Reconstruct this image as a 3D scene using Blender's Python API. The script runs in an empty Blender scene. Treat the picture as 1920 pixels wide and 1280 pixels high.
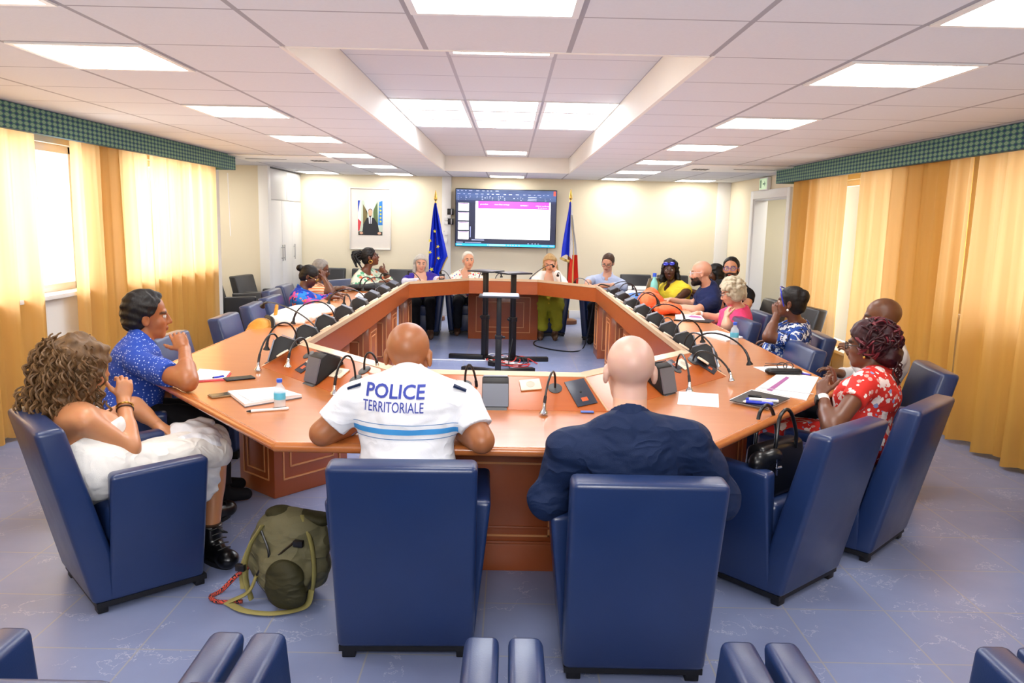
import bpy, bmesh, math, random
import numpy as np
from mathutils import Vector, Matrix
from mathutils.bvhtree import BVHTree
random.seed(7)
C = bpy.context.scene.collection
PI = math.pi
V = Vector

# ------------------------------------------------------------------ camera
FPX = 1471.7
RX, UX, FX = V((.99976, -.0020, .0216)), V((0, 0, 0)), V((.005138, .988508, -.15117))
def _cam_axes():
    pitch, yaw, roll = .151752, .005139, .021921
    f = V((math.sin(yaw)*math.cos(pitch), math.cos(yaw)*math.cos(pitch), -math.sin(pitch)))
    r = V((math.cos(yaw), -math.sin(yaw), 0)); u = r.cross(f)
    return math.cos(roll)*r+math.sin(roll)*u, -math.sin(roll)*r+math.cos(roll)*u, f
RX, UX, FX = _cam_axes()
EYE = V((0, 0, 1.6))
cd = bpy.data.cameras.new('camera'); cam = bpy.data.objects.new('camera', cd); C.objects.link(cam)
cd.sensor_width = 36; cd.lens = 36*FPX/1920; cd.clip_start = .02; cd.clip_end = 100
m = Matrix.Identity(4)
for i in range(3):
    m[i][0] = RX[i]; m[i][1] = UX[i]; m[i][2] = -FX[i]; m[i][3] = EYE[i]
cam.matrix_world = m
bpy.context.scene.camera = cam
def ray(u, v): return FX+RX*((u-960)/FPX)-UX*((v-640)/FPX)
def at(u, v, y):            # measured photo point -> metres, at depth y
    d = ray(u, v); return EYE+d*(y/d.y)
def atz(u, v, z):           # measured photo point -> metres, at height z
    d = ray(u, v); return EYE+d*((z-1.6)/d.z)

# ------------------------------------------------------------------ materials
def lin(h):
    if isinstance(h, str):
        h = h.lstrip('#'); h = [int(h[i:i+2], 16)/255 for i in (0, 2, 4)]
    return tuple((c/12.92 if c <= .04045 else ((c+.055)/1.055)**2.4) for c in h)+(1.0,)
_M = {}
class NT:
    def __init__(s, name):
        s.m = bpy.data.materials.new(name); s.m.use_nodes = True
        s.t = s.m.node_tree; s.b = s.t.nodes['Principled BSDF']; s.out = s.t.nodes['Material Output']
    def n(s, typ, **kw):
        x = s.t.nodes.new(typ)
        for k, v in kw.items():
            if k in ('operation', 'blend_type', 'data_type', 'feature', 'attribute_name', 'noise_dimensions', 'wave_type', 'bands_direction', 'clamp', 'distance', 'invert', 'vector_type'):
                setattr(x, k, v)
            else:
                s.set(x.inputs[k.replace('_', ' ')], v)
        return x
    def set(s, inp, v):
        if hasattr(v, 'is_linked') or hasattr(v, 'links'): s.t.links.new(v, inp)
        else: inp.default_value = v
    def math(s, op, a, b=0.0, c=None):
        x = s.t.nodes.new('ShaderNodeMath'); x.operation = op
        s.set(x.inputs[0], a); s.set(x.inputs[1], b)
        if c is not None: s.set(x.inputs[2], c)
        return x.outputs[0]
    def mix(s, f, a, b, bt='MIX'):
        x = s.t.nodes.new('ShaderNodeMix'); x.data_type = 'RGBA'; x.blend_type = bt
        s.set(x.inputs[0], f); s.set(x.inputs[6], a); s.set(x.inputs[7], b); return x.outputs[2]
    def coord(s, which='Object'):
        return s.t.nodes.new('ShaderNodeTexCoord').outputs[which]
    def mapping(s, vec, scale=(1, 1, 1), rot=(0, 0, 0), loc=(0, 0, 0)):
        x = s.t.nodes.new('ShaderNodeMapping'); s.t.links.new(vec, x.inputs[0])
        x.inputs[1].default_value = loc; x.inputs[2].default_value = rot; x.inputs[3].default_value = scale
        return x.outputs[0]
    def noise(s, vec, scale, detail=3, rough=.5, out='Fac'):
        x = s.t.nodes.new('ShaderNodeTexNoise'); s.t.links.new(vec, x.inputs['Vector'])
        x.inputs['Scale'].default_value = scale; x.inputs['Detail'].default_value = detail; x.inputs['Roughness'].default_value = rough
        return x.outputs[out]
    def vor(s, vec, scale, out='Distance', feature='F1', rnd=1.0):
        x = s.t.nodes.new('ShaderNodeTexVoronoi'); x.feature = feature; s.t.links.new(vec, x.inputs['Vector'])
        x.inputs['Scale'].default_value = scale; x.inputs['Randomness'].default_value = rnd
        return x.outputs[out]
    def ramp(s, fac, stops, interp='LINEAR'):
        x = s.t.nodes.new('ShaderNodeValToRGB'); s.set(x.inputs[0], fac); r = x.color_ramp; r.interpolation = interp
        while len(r.elements) < len(stops): r.elements.new(.5)
        for e, (p, c) in zip(r.elements, stops): e.position = p; e.color = lin(c) if isinstance(c, str) else c
        return x.outputs[0]
    def bump(s, h, strength=.3, dist=.01):
        x = s.t.nodes.new('ShaderNodeBump'); x.inputs['Strength'].default_value = strength; x.inputs['Distance'].default_value = dist
        s.t.links.new(h, x.inputs['Height']); s.t.links.new(x.outputs[0], s.b.inputs['Normal'])
    def p(s, **kw):
        for k, v in kw.items(): s.set(s.b.inputs[k.replace('_', ' ')], v)
        return s.m
def mat(name, col, rough=.5, metal=0, coat=0, bump=None, emit=0, spec=.5, var=0.0):
    if name in _M: return _M[name]
    t = NT(name); c = lin(col)
    t.p(Base_Color=c, Roughness=rough, Metallic=metal, Coat_Weight=coat, Specular_IOR_Level=spec)
    o = t.coord()
    if var:
        n = t.noise(o, 6, 3)
        t.p(Base_Color=t.mix(n, tuple(x*(1-var) for x in c[:3])+(1,), tuple(min(1, x*(1+var)) for x in c[:3])+(1,)))
    if bump:
        t.bump(t.noise(o, bump[0], 3), bump[1], .01)
    if emit: t.p(Emission_Color=c, Emission_Strength=emit)
    _M[name] = t.m; return t.m

# ------------------------------------------------------------------ meshes
def basis(o, x, y, z):
    m = Matrix.Identity(4)
    for i in range(3): m[i][0] = x[i]; m[i][1] = y[i]; m[i][2] = z[i]; m[i][3] = o[i]
    return m
class MB:
    def __init__(s): s.v = []; s.f = []; s.mi = []; s.cur = 0
    def add(s, vs, fs, M=None):
        b = len(s.v)
        s.v += [tuple(M @ V(p)) if M else tuple(p) for p in vs]
        s.f += [tuple(b+i for i in f) for f in fs]; s.mi += [s.cur]*len(fs); return s
    def hexa(s, p, M=None):   # bottom 4 ccw, top 4 ccw
        return s.add(p, [(3, 2, 1, 0), (4, 5, 6, 7), (0, 1, 5, 4), (1, 2, 6, 5), (2, 3, 7, 6), (3, 0, 4, 7)], M)
    def box(s, lo, hi, M=None):
        (a, b, c), (d, e, f) = lo, hi
        return s.hexa([(a, b, c), (d, b, c), (d, e, c), (a, e, c), (a, b, f), (d, b, f), (d, e, f), (a, e, f)], M)
    def prism(s, poly, z0, z1, M=None):
        n = len(poly)
        vs = [(x, y, z0) for x, y in poly]+[(x, y, z1) for x, y in poly]
        fs = [tuple(range(n-1, -1, -1)), tuple(range(n, 2*n))]+[(i, (i+1) % n, n+(i+1) % n, n+i) for i in range(n)]
        return s.add(vs, fs, M)
    def profx(s, poly, x0, x1, M=None):  # poly in (y,z), swept along x
        n = len(poly)
        vs = [(x0, y, z) for y, z in poly]+[(x1, y, z) for y, z in poly]
        fs = [tuple(range(n-1, -1, -1)), tuple(range(n, 2*n))]+[(i, (i+1) % n, n+(i+1) % n, n+i) for i in range(n)]
        return s.add(vs, fs, M)
    def tube(s, pts, r, seg=8, M=None, flat=1.0, closed=False):
        pts = [V(p) for p in pts]; n = len(pts)
        rs = r if isinstance(r, (list, tuple)) else [r]*n
        tang = []
        for i in range(n):
            a = pts[(i-1) % n] if closed else pts[max(i-1, 0)]; b = pts[(i+1) % n] if closed else pts[min(i+1, n-1)]
            t = b-a; tang.append(t.normalized() if t.length > 1e-9 else V((0, 0, 1)))
        ref = V((0, 0, 1)) if abs(tang[0].z) < .9 else V((1, 0, 0))
        nx = tang[0].cross(ref).normalized(); vs = []
        for i in range(n):
            if i:
                q = tang[i-1].rotation_difference(tang[i]); nx = q @ nx
            ny = tang[i].cross(nx)
            for k in range(seg):
                a = 2*PI*k/seg
                vs.append(pts[i]+(nx*math.cos(a)+ny*math.sin(a)*flat)*rs[i])
        fs = []
        for i in range(n if closed else n-1):
            j = (i+1) % n
            for k in range(seg):
                fs.append((i*seg+k, i*seg+(k+1) % seg, j*seg+(k+1) % seg, j*seg+k))
        if not closed:
            fs.append(tuple(range(seg-1, -1, -1))); fs.append(tuple(range((n-1)*seg, n*seg)))
        return s.add(vs, fs, M)
    def lathe(s, prof, seg=20, M=None):  # prof (r,z)
        vs = []; n = len(prof)
        for r, z in prof:
            for k in range(seg):
                a = 2*PI*k/seg; vs.append((r*math.cos(a), r*math.sin(a), z))
        fs = []
        for i in range(n-1):
            for k in range(seg): fs.append((i*seg+k, i*seg+(k+1) % seg, (i+1)*seg+(k+1) % seg, (i+1)*seg+k))
        fs.append(tuple(range(seg-1, -1, -1))); fs.append(tuple(range((n-1)*seg, n*seg)))
        return s.add(vs, fs, M)
    def ball(s, c, r, seg=12, M=None):
        r = r if isinstance(r, (tuple, list)) else (r, r, r); vs = []; fs = []
        R = seg//2
        for i in range(R+1):
            t = PI*i/R
            for k in range(seg):
                a = 2*PI*k/seg; vs.append((c[0]+r[0]*math.sin(t)*math.cos(a), c[1]+r[1]*math.sin(t)*math.sin(a), c[2]+r[2]*math.cos(t)))
        for i in range(R):
            for k in range(seg): fs.append((i*seg+k, (i+1)*seg+k, (i+1)*seg+(k+1) % seg, i*seg+(k+1) % seg))
        return s.add(vs, fs, M)
    def surf(s, P, M=None, flip=False):
        nu, nv = len(P), len(P[0]); vs = [p for row in P for p in row]; fs = []
        for i in range(nu-1):
            for j in range(nv-1):
                q = (i*nv+j, (i+1)*nv+j, (i+1)*nv+j+1, i*nv+j+1); fs.append(q[::-1] if flip else q)
        return s.add(vs, fs, M)
    def obj(s, name, mats, parent=None, smooth=True, bevel=0, seg=2, sharp=35, sub=0):
        me = bpy.data.meshes.new(name); me.from_pydata(s.v, [], s.f)
        mats = mats if isinstance(mats, (list, tuple)) else [mats]
        for m_ in mats: me.materials.append(m_)
        me.polygons.foreach_set('material_index', s.mi)
        if bevel:
            bm = bmesh.new(); bm.from_mesh(me)
            es = [e for e in bm.edges if len(e.link_faces) == 2 and e.calc_face_angle(0) > .45]
            bmesh.ops.bevel(bm, geom=es, offset=bevel, segments=seg, affect='EDGES', profile=.5, clamp_overlap=True)
            bm.to_mesh(me); bm.free()
        me.polygons.foreach_set('use_smooth', [smooth]*len(me.polygons))
        if smooth: me.set_sharp_from_angle(angle=math.radians(sharp))
        me.update()
        o = bpy.data.objects.new(name, me); C.objects.link(o)
        if parent: o.parent = parent
        return o
def link(name, me, parent=None):
    o = bpy.data.objects.new(name, me); C.objects.link(o)
    if parent: o.parent = parent
    return o
def tag(o, label, cat, group=None, kind=None):
    o['label'] = label; o['category'] = cat
    if group: o['group'] = group
    if kind: o['kind'] = kind
    return o
def thing(name, label, cat, loc=(0, 0, 0), rz=0, group=None):
    o = bpy.data.objects.new(name, None); C.objects.link(o); o.empty_display_size = .1
    o.location = loc; o.rotation_euler = (0, 0, rz); return tag(o, label, cat, group)
def struct(o): o['kind'] = 'structure'; return o
def dup(root, loc=None, rz=None, label=None, group=None):
    r = root.copy(); C.objects.link(r)
    if loc is not None: r.location = loc
    if rz is not None: r.rotation_euler = (0, 0, rz)
    if label: r['label'] = label
    if group: r['group'] = group
    for ch in list(root.children):
        c = ch.copy(); C.objects.link(c); c.parent = r
        for g in list(ch.children):
            d = g.copy(); C.objects.link(d); d.parent = c
    return r
def bez(p0, p1, p2, p3, n=14):
    p0, p1, p2, p3 = V(p0), V(p1), V(p2), V(p3); out = []
    for i in range(n+1):
        t = i/n; out.append(p0*(1-t)**3+p1*3*t*(1-t)**2+p2*3*t*t*(1-t)+p3*t**3)
    return out
def spline(pts, n=6):
    P = [V(p) for p in pts]; P = [P[0]*2-P[1]]+P+[P[-1]*2-P[-2]]; out = []
    for i in range(1, len(P)-2):
        a, b, c, d = P[i-1:i+3]
        for k in range(n):
            t = k/n; out.append(.5*((2*b)+(c-a)*t+(2*a-5*b+4*c-d)*t*t+(3*b-a-3*c+d)*t**3))
    out.append(P[-2]); return out

# ------------------------------------------------------------------ signed distance modelling
class SDF:
    def __init__(s, h): s.h = h; s.ops = []
    def cone(s, a, b, ra, rb, k=.02, mode='u', cuts=None, sq=None):
        s.ops.append(('c', np.array(a, float), np.array(b, float), ra, rb, k, mode, cuts, sq)); return s
    def ell(s, c, r, R=None, k=.02, mode='u', cuts=None):
        R = np.eye(3) if R is None else np.array(R, float)   # columns = axes
        s.ops.append(('e', np.array(c, float), np.array(r, float), R, 0, k, mode, cuts, None)); return s
    def cut(s, pt, n, k=.008): s.ops.append(('p', np.array(pt, float), np.array(n, float), 0, 0, k, 'cut', None, None)); return s
    def disp(s, fn): s.ops.append(('d', fn, 0, 0, 0, 0, 'd', None, None)); return s
    def mesh(s, name, mat_, parent=None, origin=(0, 0, 0), colfn=None, smooth_iter=1):
        h = s.h; lo = np.full(3, 1e9); hi = -lo
        for o in s.ops:
            if o[6] != 'u': continue
            if o[0] == 'c':
                r = max(o[3], o[4]); lo = np.minimum(lo, np.minimum(o[1], o[2])-r); hi = np.maximum(hi, np.maximum(o[1], o[2])+r)
            else:
                e = np.sqrt(((o[3]*o[2][None, :])**2).sum(1)); lo = np.minimum(lo, o[1]-e); hi = np.maximum(hi, o[1]+e)
        lo -= 4*h+.012; hi += 4*h+.012
        n = np.ceil((hi-lo)/h).astype(int)+1
        F = np.full(n, .5, np.float32)
        ax = [lo[i]+h*np.arange(n[i]) for i in range(3)]
        for o in s.ops:
            if o[0] == 'd':
                idx = np.nonzero(np.abs(F) < .03)
                P = np.stack([ax[i][idx[i]] for i in range(3)], 1)
                F[idx] += o[1](P).astype(np.float32); continue
            if o[0] == 'p':
                d = ((ax[0]-o[1][0])*o[2][0])[:, None, None]+((ax[1]-o[1][1])*o[2][1])[None, :, None]+((ax[2]-o[1][2])*o[2][2])[None, None, :]
                d = d.astype(np.float32); hh = np.maximum(o[5]-np.abs(F-d), 0)/o[5]
                F = np.maximum(F, d)+hh*hh*o[5]*.25; continue
            k = o[5]; mg = k+3*h
            if o[0] == 'c':
                r = max(o[3], o[4]); blo = np.minimum(o[1], o[2])-r-mg; bhi = np.maximum(o[1], o[2])+r+mg
            else:
                e = np.sqrt(((o[3]*o[2][None, :])**2).sum(1)); blo = o[1]-e-mg; bhi = o[1]+e+mg
            i0 = np.clip(np.floor((blo-lo)/h).astype(int), 0, n-1); i1 = np.clip(np.ceil((bhi-lo)/h).astype(int)+1, 1, n)
            if (i1 <= i0).any(): continue
            X = ax[0][i0[0]:i1[0]][:, None, None]; Y = ax[1][i0[1]:i1[1]][None, :, None]; Z = ax[2][i0[2]:i1[2]][None, None, :]
            if o[0] == 'c':
                a, b = o[1], o[2]; ba = b-a; L2 = max(float(ba@ba), 1e-12)
                px, py, pz = X-a[0], Y-a[1], Z-a[2]
                t = np.clip((px*ba[0]+py*ba[1]+pz*ba[2])/L2, 0, 1)
                dx, dy, dz = px-t*ba[0], py-t*ba[1], pz-t*ba[2]
                if o[8] is not None:      # squash along a direction
                    q, f = o[8]; q = np.array(q, float); dd = (dx*q[0]+dy*q[1]+dz*q[2])*(f-1)
                    dx, dy, dz = dx+dd*q[0], dy+dd*q[1], dz+dd*q[2]
                d = np.sqrt(dx*dx+dy*dy+dz*dz)-(o[3]+t*(o[4]-o[3]))
            else:
                c, r, R = o[1], o[2], o[3]; px, py, pz = X-c[0], Y-c[1], Z-c[2]
                q0 = sum(p*R[i, 0] for i, p in enumerate((px, py, pz))); q1 = sum(p*R[i, 1] for i, p in enumerate((px, py, pz))); q2 = sum(p*R[i, 2] for i, p in enumerate((px, py, pz)))
                k0 = np.sqrt((q0/r[0])**2+(q1/r[1])**2+(q2/r[2])**2); k1 = np.sqrt((q0/r[0]**2)**2+(q1/r[1]**2)**2+(q2/r[2]**2)**2)
                d = np.where(k1 > 1e-6, k0*(k0-1)/np.maximum(k1, 1e-6), -r.min())
            if o[7]:
                for pt, nn in o[7]:
                    d = np.maximum(d, (X-pt[0])*nn[0]+(Y-pt[1])*nn[1]+(Z-pt[2])*nn[2])
            sl = (slice(i0[0], i1[0]), slice(i0[1], i1[1]), slice(i0[2], i1[2])); G = F[sl]; d = d.astype(np.float32)
            if o[6] == 'u':
                hh = np.maximum(k-np.abs(G-d), 0)/k; F[sl] = np.minimum(G, d)-hh*hh*k*.25
            else:
                hh = np.maximum(k-np.abs(G+d), 0)/k; F[sl] = np.maximum(G, -d)+hh*hh*k*.25
        I = F < 0
        nx, ny, nz = n
        cnt = np.zeros((nx-1, ny-1, nz-1), np.int8)
        for a in (0, 1):
            for b in (0, 1):
                for c in (0, 1): cnt += I[a:nx-1+a, b:ny-1+b, c:nz-1+c]
        act = (cnt > 0) & (cnt < 8); ci = np.stack(np.nonzero(act), 1); N = len(ci)
        idx = np.full(act.shape, -1, np.int32); idx[act] = np.arange(N)
        pos = np.zeros((N, 3)); num = np.zeros(N)
        cor = [(a, b, c) for a in (0, 1) for b in (0, 1) for c in (0, 1)]
        val = {q: F[ci[:, 0]+q[0], ci[:, 1]+q[1], ci[:, 2]+q[2]] for q in cor}
        for q in cor:
            for axx in range(3):
                if q[axx]: continue
                q2 = tuple(1 if i == axx else q[i] for i in range(3)); f0, f1 = val[q], val[q2]
                mk = (f0 < 0) != (f1 < 0); t = f0[mk]/(f0[mk]-f1[mk])
                pp = np.tile(np.array(q, float), (mk.sum(), 1)); pp[:, axx] += t; pos[mk] += pp; num[mk] += 1
        pos = lo+h*(ci+pos/num[:, None])
        quads = []
        def emit(e0, e1, cells):
            mk = e0 != e1
            ii = np.stack(np.nonzero(mk), 1)
            return mk, ii
        for axx in range(3):
            u, w = (axx+1) % 3, (axx+2) % 3
            sl0 = [slice(None)]*3; sl1 = [slice(None)]*3; sl0[axx] = slice(0, -1); sl1[axx] = slice(1, None)
            for q in (u, w): sl0[q] = slice(1, -1); sl1[q] = slice(1, -1)
            A, B = I[tuple(sl0)], I[tuple(sl1)]; mk = A != B; ii = np.stack(np.nonzero(mk), 1)
            if not len(ii): continue
            ii[:, u] += 1; ii[:, w] += 1; ins = A[mk]
            def cell(du, dw):
                j = ii.copy(); j[:, u] += du; j[:, w] += dw; return idx[j[:, 0], j[:, 1], j[:, 2]]
            Q = np.stack([cell(-1, -1), cell(0, -1), cell(0, 0), cell(-1, 0)], 1)
            Q[~ins] = Q[~ins][:, ::-1]; quads.append(Q)
        Q = np.concatenate(quads)
        for _ in range(smooth_iter):
            acc = np.zeros_like(pos); cn = np.zeros(N)
            for a in range(4):
                for b in ((a+1) % 4, (a+3) % 4):
                    for c in range(3): acc[:, c] += np.bincount(Q[:, a], pos[Q[:, b], c], N)
                    cn += np.bincount(Q[:, a], minlength=N)
            pos = pos*.45+.55*acc/np.maximum(cn, 1)[:, None]
        me = bpy.data.meshes.new(name); loc = pos-np.array(origin, float)
        me.vertices.add(N); me.vertices.foreach_set('co', loc.astype(np.float32).ravel())
        me.loops.add(len(Q)*4); me.loops.foreach_set('vertex_index', Q.astype(np.int32).ravel())
        me.polygons.add(len(Q)); me.polygons.foreach_set('loop_start', np.arange(0, len(Q)*4, 4, dtype=np.int32))
        me.polygons.foreach_set('use_smooth', np.ones(len(Q), bool))
        me.update(calc_edges=True)
        me.materials.append(mat_)
        if colfn:
            col = colfn(pos); at_ = me.color_attributes.new('Col', 'FLOAT_COLOR', 'POINT')
            at_.data.foreach_set('color', np.concatenate([col, np.ones((N, 1))], 1).astype(np.float32).ravel())
        o = link(name, me, parent); o['_w'] = 0; del o['_w']
        return o
def wr(P, amp, fr, seed=0):
    r = np.random.RandomState(seed); d = np.zeros(len(P))
    for i in range(5):
        k = r.normal(size=3)*fr; d += np.sin(P@k+r.uniform(0, 6)+1.5*np.sin(P@(r.normal(size=3)*fr*.6)+r.uniform(0, 6)))
    return amp*d/3
# ------------------------------------------------------------------ the room
ZC, ZT = 2.306, 2.52
XL, XR, YB, YF = -3.55, 3.63, 13.25, -3.0
TX0, TX1, TY0, TY1 = -.97, .83, 3.468, 11.65
def ceil_mat(name, x0, y0, col, line):
    t = NT(name); o = t.coord(); s = t.n('ShaderNodeSeparateXYZ'); t.t.links.new(o, s.inputs[0])
    def near(c, w):
        f = t.math('FRACT', t.math('DIVIDE', t.math('SUBTRACT', c, 0.0), .6))
        d = t.math('MULTIPLY', t.math('ABSOLUTE', t.math('SUBTRACT', f, .5)), .6)
        return t.math('GREATER_THAN', d, .3-w)
    gx = near(t.math('SUBTRACT', s.outputs[0], x0-60), .011); gy = near(t.math('SUBTRACT', s.outputs[1], y0-60), .006)
    g = t.math('MAXIMUM', gx, gy)
    n = t.noise(o, 90, 4); base = t.mix(n, lin(col), tuple(c*.93 for c in lin(col)[:3])+(1,))
    t.p(Base_Color=t.mix(g, base, lin(line)), Roughness=.75); t.bump(t.math('SUBTRACT', t.noise(o, 160, 3), t.math('MULTIPLY', g, .6)), .12, .004)
    return t.m
M_ceil = ceil_mat('ceiling_tiles', TX0, TY0, '#dfdfe3', '#a3a0a6')
M_tray = ceil_mat('tray_tiles', TX0, TY0, '#dcd9da', '#b4afb4')
def wall_mat(name, col):
    t = NT(name); o = t.coord(); n = t.noise(o, 2.5, 3)
    c = lin(col); t.p(Base_Color=t.mix(n, c, tuple(x*.95 for x in c[:3])+(1,)), Roughness=.7); t.bump(t.noise(o, 120, 3), .08, .003); return t.m
M_wall = wall_mat('cream_wall', '#f8eccf'); M_white = mat('white_paint', '#f2f0ec', .45); M_whitew = wall_mat('white_wall', '#f0ebe2'); M_beige = wall_mat('beige_wall', '#ece0c6')
t = NT('slate_tiles'); o = t.coord(); s = t.n('ShaderNodeSeparateXYZ'); t.t.links.new(o, s.inputs[0])
def grid(c, per, off, w):
    f = t.math('FRACT', t.math('DIVIDE', t.math('SUBTRACT', c, off-per*50), per))
    return t.math('GREATER_THAN', t.math('ABSOLUTE', t.math('SUBTRACT', f, .5)), .5-w/per)
g = t.math('MAXIMUM', grid(s.outputs[0], .424, -.075, .0032), grid(s.outputs[1], .409, 3.53, .0032))
cell = t.n('ShaderNodeVectorMath', operation='FLOOR'); t.t.links.new(t.mapping(o, (1/.424, 1/.409, 0), loc=(.177, -8.63+20, 0)), cell.inputs[0])
wn = t.t.nodes.new('ShaderNodeTexWhiteNoise'); t.t.links.new(cell.outputs[0], wn.inputs[0])
base = t.mix(t.noise(o, 3.5, 5, .6), lin('#828fb8'), lin('#98a4ca'))
base = t.mix(t.math('MULTIPLY', wn.outputs[0], .35), base, lin('#8590b4'))
iso = t.math('ABSOLUTE', t.math('SUBTRACT', t.noise(t.mapping(o, (1, 1, 1)), 2.6, 6, .62), .5)); vein = t.math('MULTIPLY', t.math('MULTIPLY', t.math('LESS_THAN', iso, .0035), t.math('GREATER_THAN', t.noise(o, 3.1, 2), .5)), .45)
base = t.mix(vein, base, lin('#d5d8e2'))
t.p(Base_Color=t.mix(g, base, lin('#a6a6ac')), Roughness=t.math('ADD', .24, t.math('MULTIPLY', t.noise(o, 9, 4), .2)))
t.bump(t.math('SUBTRACT', t.math('MULTIPLY', t.noise(o, 40, 3), .2), g), .06, .002); M_floor = t.m

struct(MB().box((-5.2, YF-.1, -.1), (5.6, YB+.2, 0)).obj('floor', M_floor, smooth=False))
c = MB()
for lo, hi in (((-5.2, YF), (TX0, YB)), ((TX1, YF), (5.6, YB)), ((TX0, YF), (TX1, TY0)), ((TX0, TY1), (TX1, YB))):
    c.box((lo[0], lo[1], ZC), (hi[0], hi[1], ZC+.02))
struct(c.obj('ceiling', M_ceil, smooth=False))
struct(MB().box((TX0-.02, TY0-.02, ZT), (TX1+.02, TY1+.02, ZT+.02)).obj('ceiling_recess', M_tray, smooth=False))
c = MB()
for lo, hi in (((TX0-.02, TY0-.02), (TX0+.004, TY1+.02)), ((TX1-.004, TY0-.02), (TX1+.02, TY1+.02)), ((TX0, TY0-.02), (TX1, TY0+.004)), ((TX0, TY1-.004), (TX1, TY1+.02))):
    c.box((lo[0], lo[1], ZC-.002), (hi[0], hi[1], ZT))
struct(c.obj('trim_1', M_whitew, smooth=False))
# left wall with two window openings, alcove, back wall, right wall with window openings and a doorway
def wall_x(name, x, th, y0, y1, holes, m_, z1=ZC):
    b = MB(); xs = (min(x, x+th), max(x, x+th)); y = y0
    for a, e, zb, zt in sorted(holes):
        b.box((xs[0], y, 0), (xs[1], a, z1))
        if zb > 0: b.box((xs[0], a, 0), (xs[1], e, zb))
        b.box((xs[0], a, zt), (xs[1], e, z1)); y = e
    b.box((xs[0], y, 0), (xs[1], y1, z1)); return struct(b.obj(name, m_, smooth=False))
WL = [(1.2, 3.4, .97, 2.12), (4.1, 6.62, .97, 2.12), (7.12, 9.35, .97, 2.12)]
WR = [(3.9, 6.2, .95, 2.12), (7.1, 9.1, .3, 2.12)]
wall_x('wall_left', XL, -.18, YF, 9.72, WL, M_whitew)
wall_x('wall_right', XR, .18, YF, YB, WR+[(10.42, 11.86, 0, 2.0)], M_wall)
b = MB(); b.box((-5.2, 9.62, 0), (XL-.18, 9.72, ZC)); b.box((-5.2, 9.72, 0), (-5.1, 11.4, ZC)); struct(b.obj('wall_alcove', M_beige, smooth=False))
struct(MB().box((-5.1, 11.4, 0), (-3.47, 11.5, ZC)).obj('wall_alcove_end', M_beige, smooth=False))
struct(MB().box((-5.2, YB, 0), (5.6, YB+.15, ZC)).obj('wall_back', M_wall, smooth=False))
struct(MB().box((-5.2, YF-.15, 0), (5.6, YF, ZC)).obj('wall_front', M_wall, smooth=False))
M_lobby = wall_mat('lobby_wall', '#e2d9c2')
b = MB(); b.box((XR+.18, 12.3, 0), (5.6, 12.4, ZC)); b.box((5.3, 9.6, 0), (5.4, 12.3, ZC)); b.box((XR+.18, 9.6, 0), (5.3, 9.7, ZC)); struct(b.obj('wall_lobby', M_lobby, smooth=False))
# old cables and white pipe on the lobby wall
b = MB(); rr = random.Random(3)
for k in range(3):
    b.tube(spline([(4.55+.05*k+rr.uniform(-.03, .03), 12.285, z) for z in (.9, 1.1, 1.3, 1.5, 1.7, 1.85)], 4), .006, 6)
tag(b.obj('wall_cables', mat('old_cable', '#6d6a5c', .6)), 'old cables running down the pale wall seen through the doorway', 'cable')
b = MB(); b.tube(spline([(4.35, 12.25, .2), (4.35, 12.25, .85), (4.36, 12.25, .93), (4.45, 12.25, .96), (4.9, 12.25, .94)], 6), .035, 10)
tag(b.obj('wall_pipe', M_white), 'white bent pipe on the wall beyond the doorway', 'pipe')
# door frame
b = MB()
for y0, y1 in ((11.86, 11.98), (10.3, 10.42)): b.box((XR-.03, y0, 0), (XR+.02, y1, 2.12))
b.box((XR-.03, 10.42, 2.0), (XR+.02, 11.86, 2.12))
b.box((XR-.005, 11.84, 0), (XR+.19, 11.86, 2.0)); b.box((XR-.005, 10.42, 0), (XR+.19, 10.44, 2.0)); b.box((XR-.005, 10.42, 1.985), (XR+.19, 11.86, 2.0))
struct(b.obj('door_1', M_white, bevel=.004))
# baseboards, columns
b = MB(); b.box((-3.4, YB-.02, 0), (XR, YB, .13)); struct(b.obj('baseboard_back', M_white, bevel=.003))
b = MB(); b.box((XR-.02, 11.98, 0), (XR, YB-.02, .1)); struct(b.obj('baseboard_right', M_white, bevel=.003))
struct(MB().box((-1.14, YB-.08, 0), (-.99, YB, ZC)).obj('trim_2', M_white, bevel=.004))
struct(MB().box((3.42, YB-.06, 0), (XR, YB, ZC)).obj('trim_3', M_white, bevel=.004))
struct(MB().box((-3.6, 11.37, 0), (-3.46, 11.5, ZC)).obj('trim_4', M_white, bevel=.004))
# built-in cupboard along the left, past the alcove
cup = thing('cupboard', 'tall white built-in cupboard in the far left corner', 'cupboard', (-3.5, 12.35, 0))
MB().box((-.4, -.84, .02), (0, .89, 2.29)).obj('carcass', M_white, cup, bevel=.004)
for k, (a, e) in enumerate(((-.82, -.27), (-.26, .29), (.30, .86))):
    d = MB().box((.001, a, .08), (.022, e, 1.83)).obj('door', M_white, cup, bevel=.003)
    yh = e-.05 if k == 0 else (a+.05 if k == 1 else a+.06)
    h = MB(); h.tube([(.045, yh, .93), (.045, yh, 1.17)], .008, 8); h.tube([(.02, yh, .97), (.045, yh, .97)], .006, 6); h.tube([(.02, yh, 1.13), (.045, yh, 1.13)], .006, 6)
    h.obj('handle', mat('brushed_steel', '#b9b9ba', .3, 1), d)
for a, e in ((-.82, .02), (.03, .86)): MB().box((.001, a, 1.845), (.022, e, 2.27)).obj('upper_panel', M_white, cup, bevel=.003)
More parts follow.
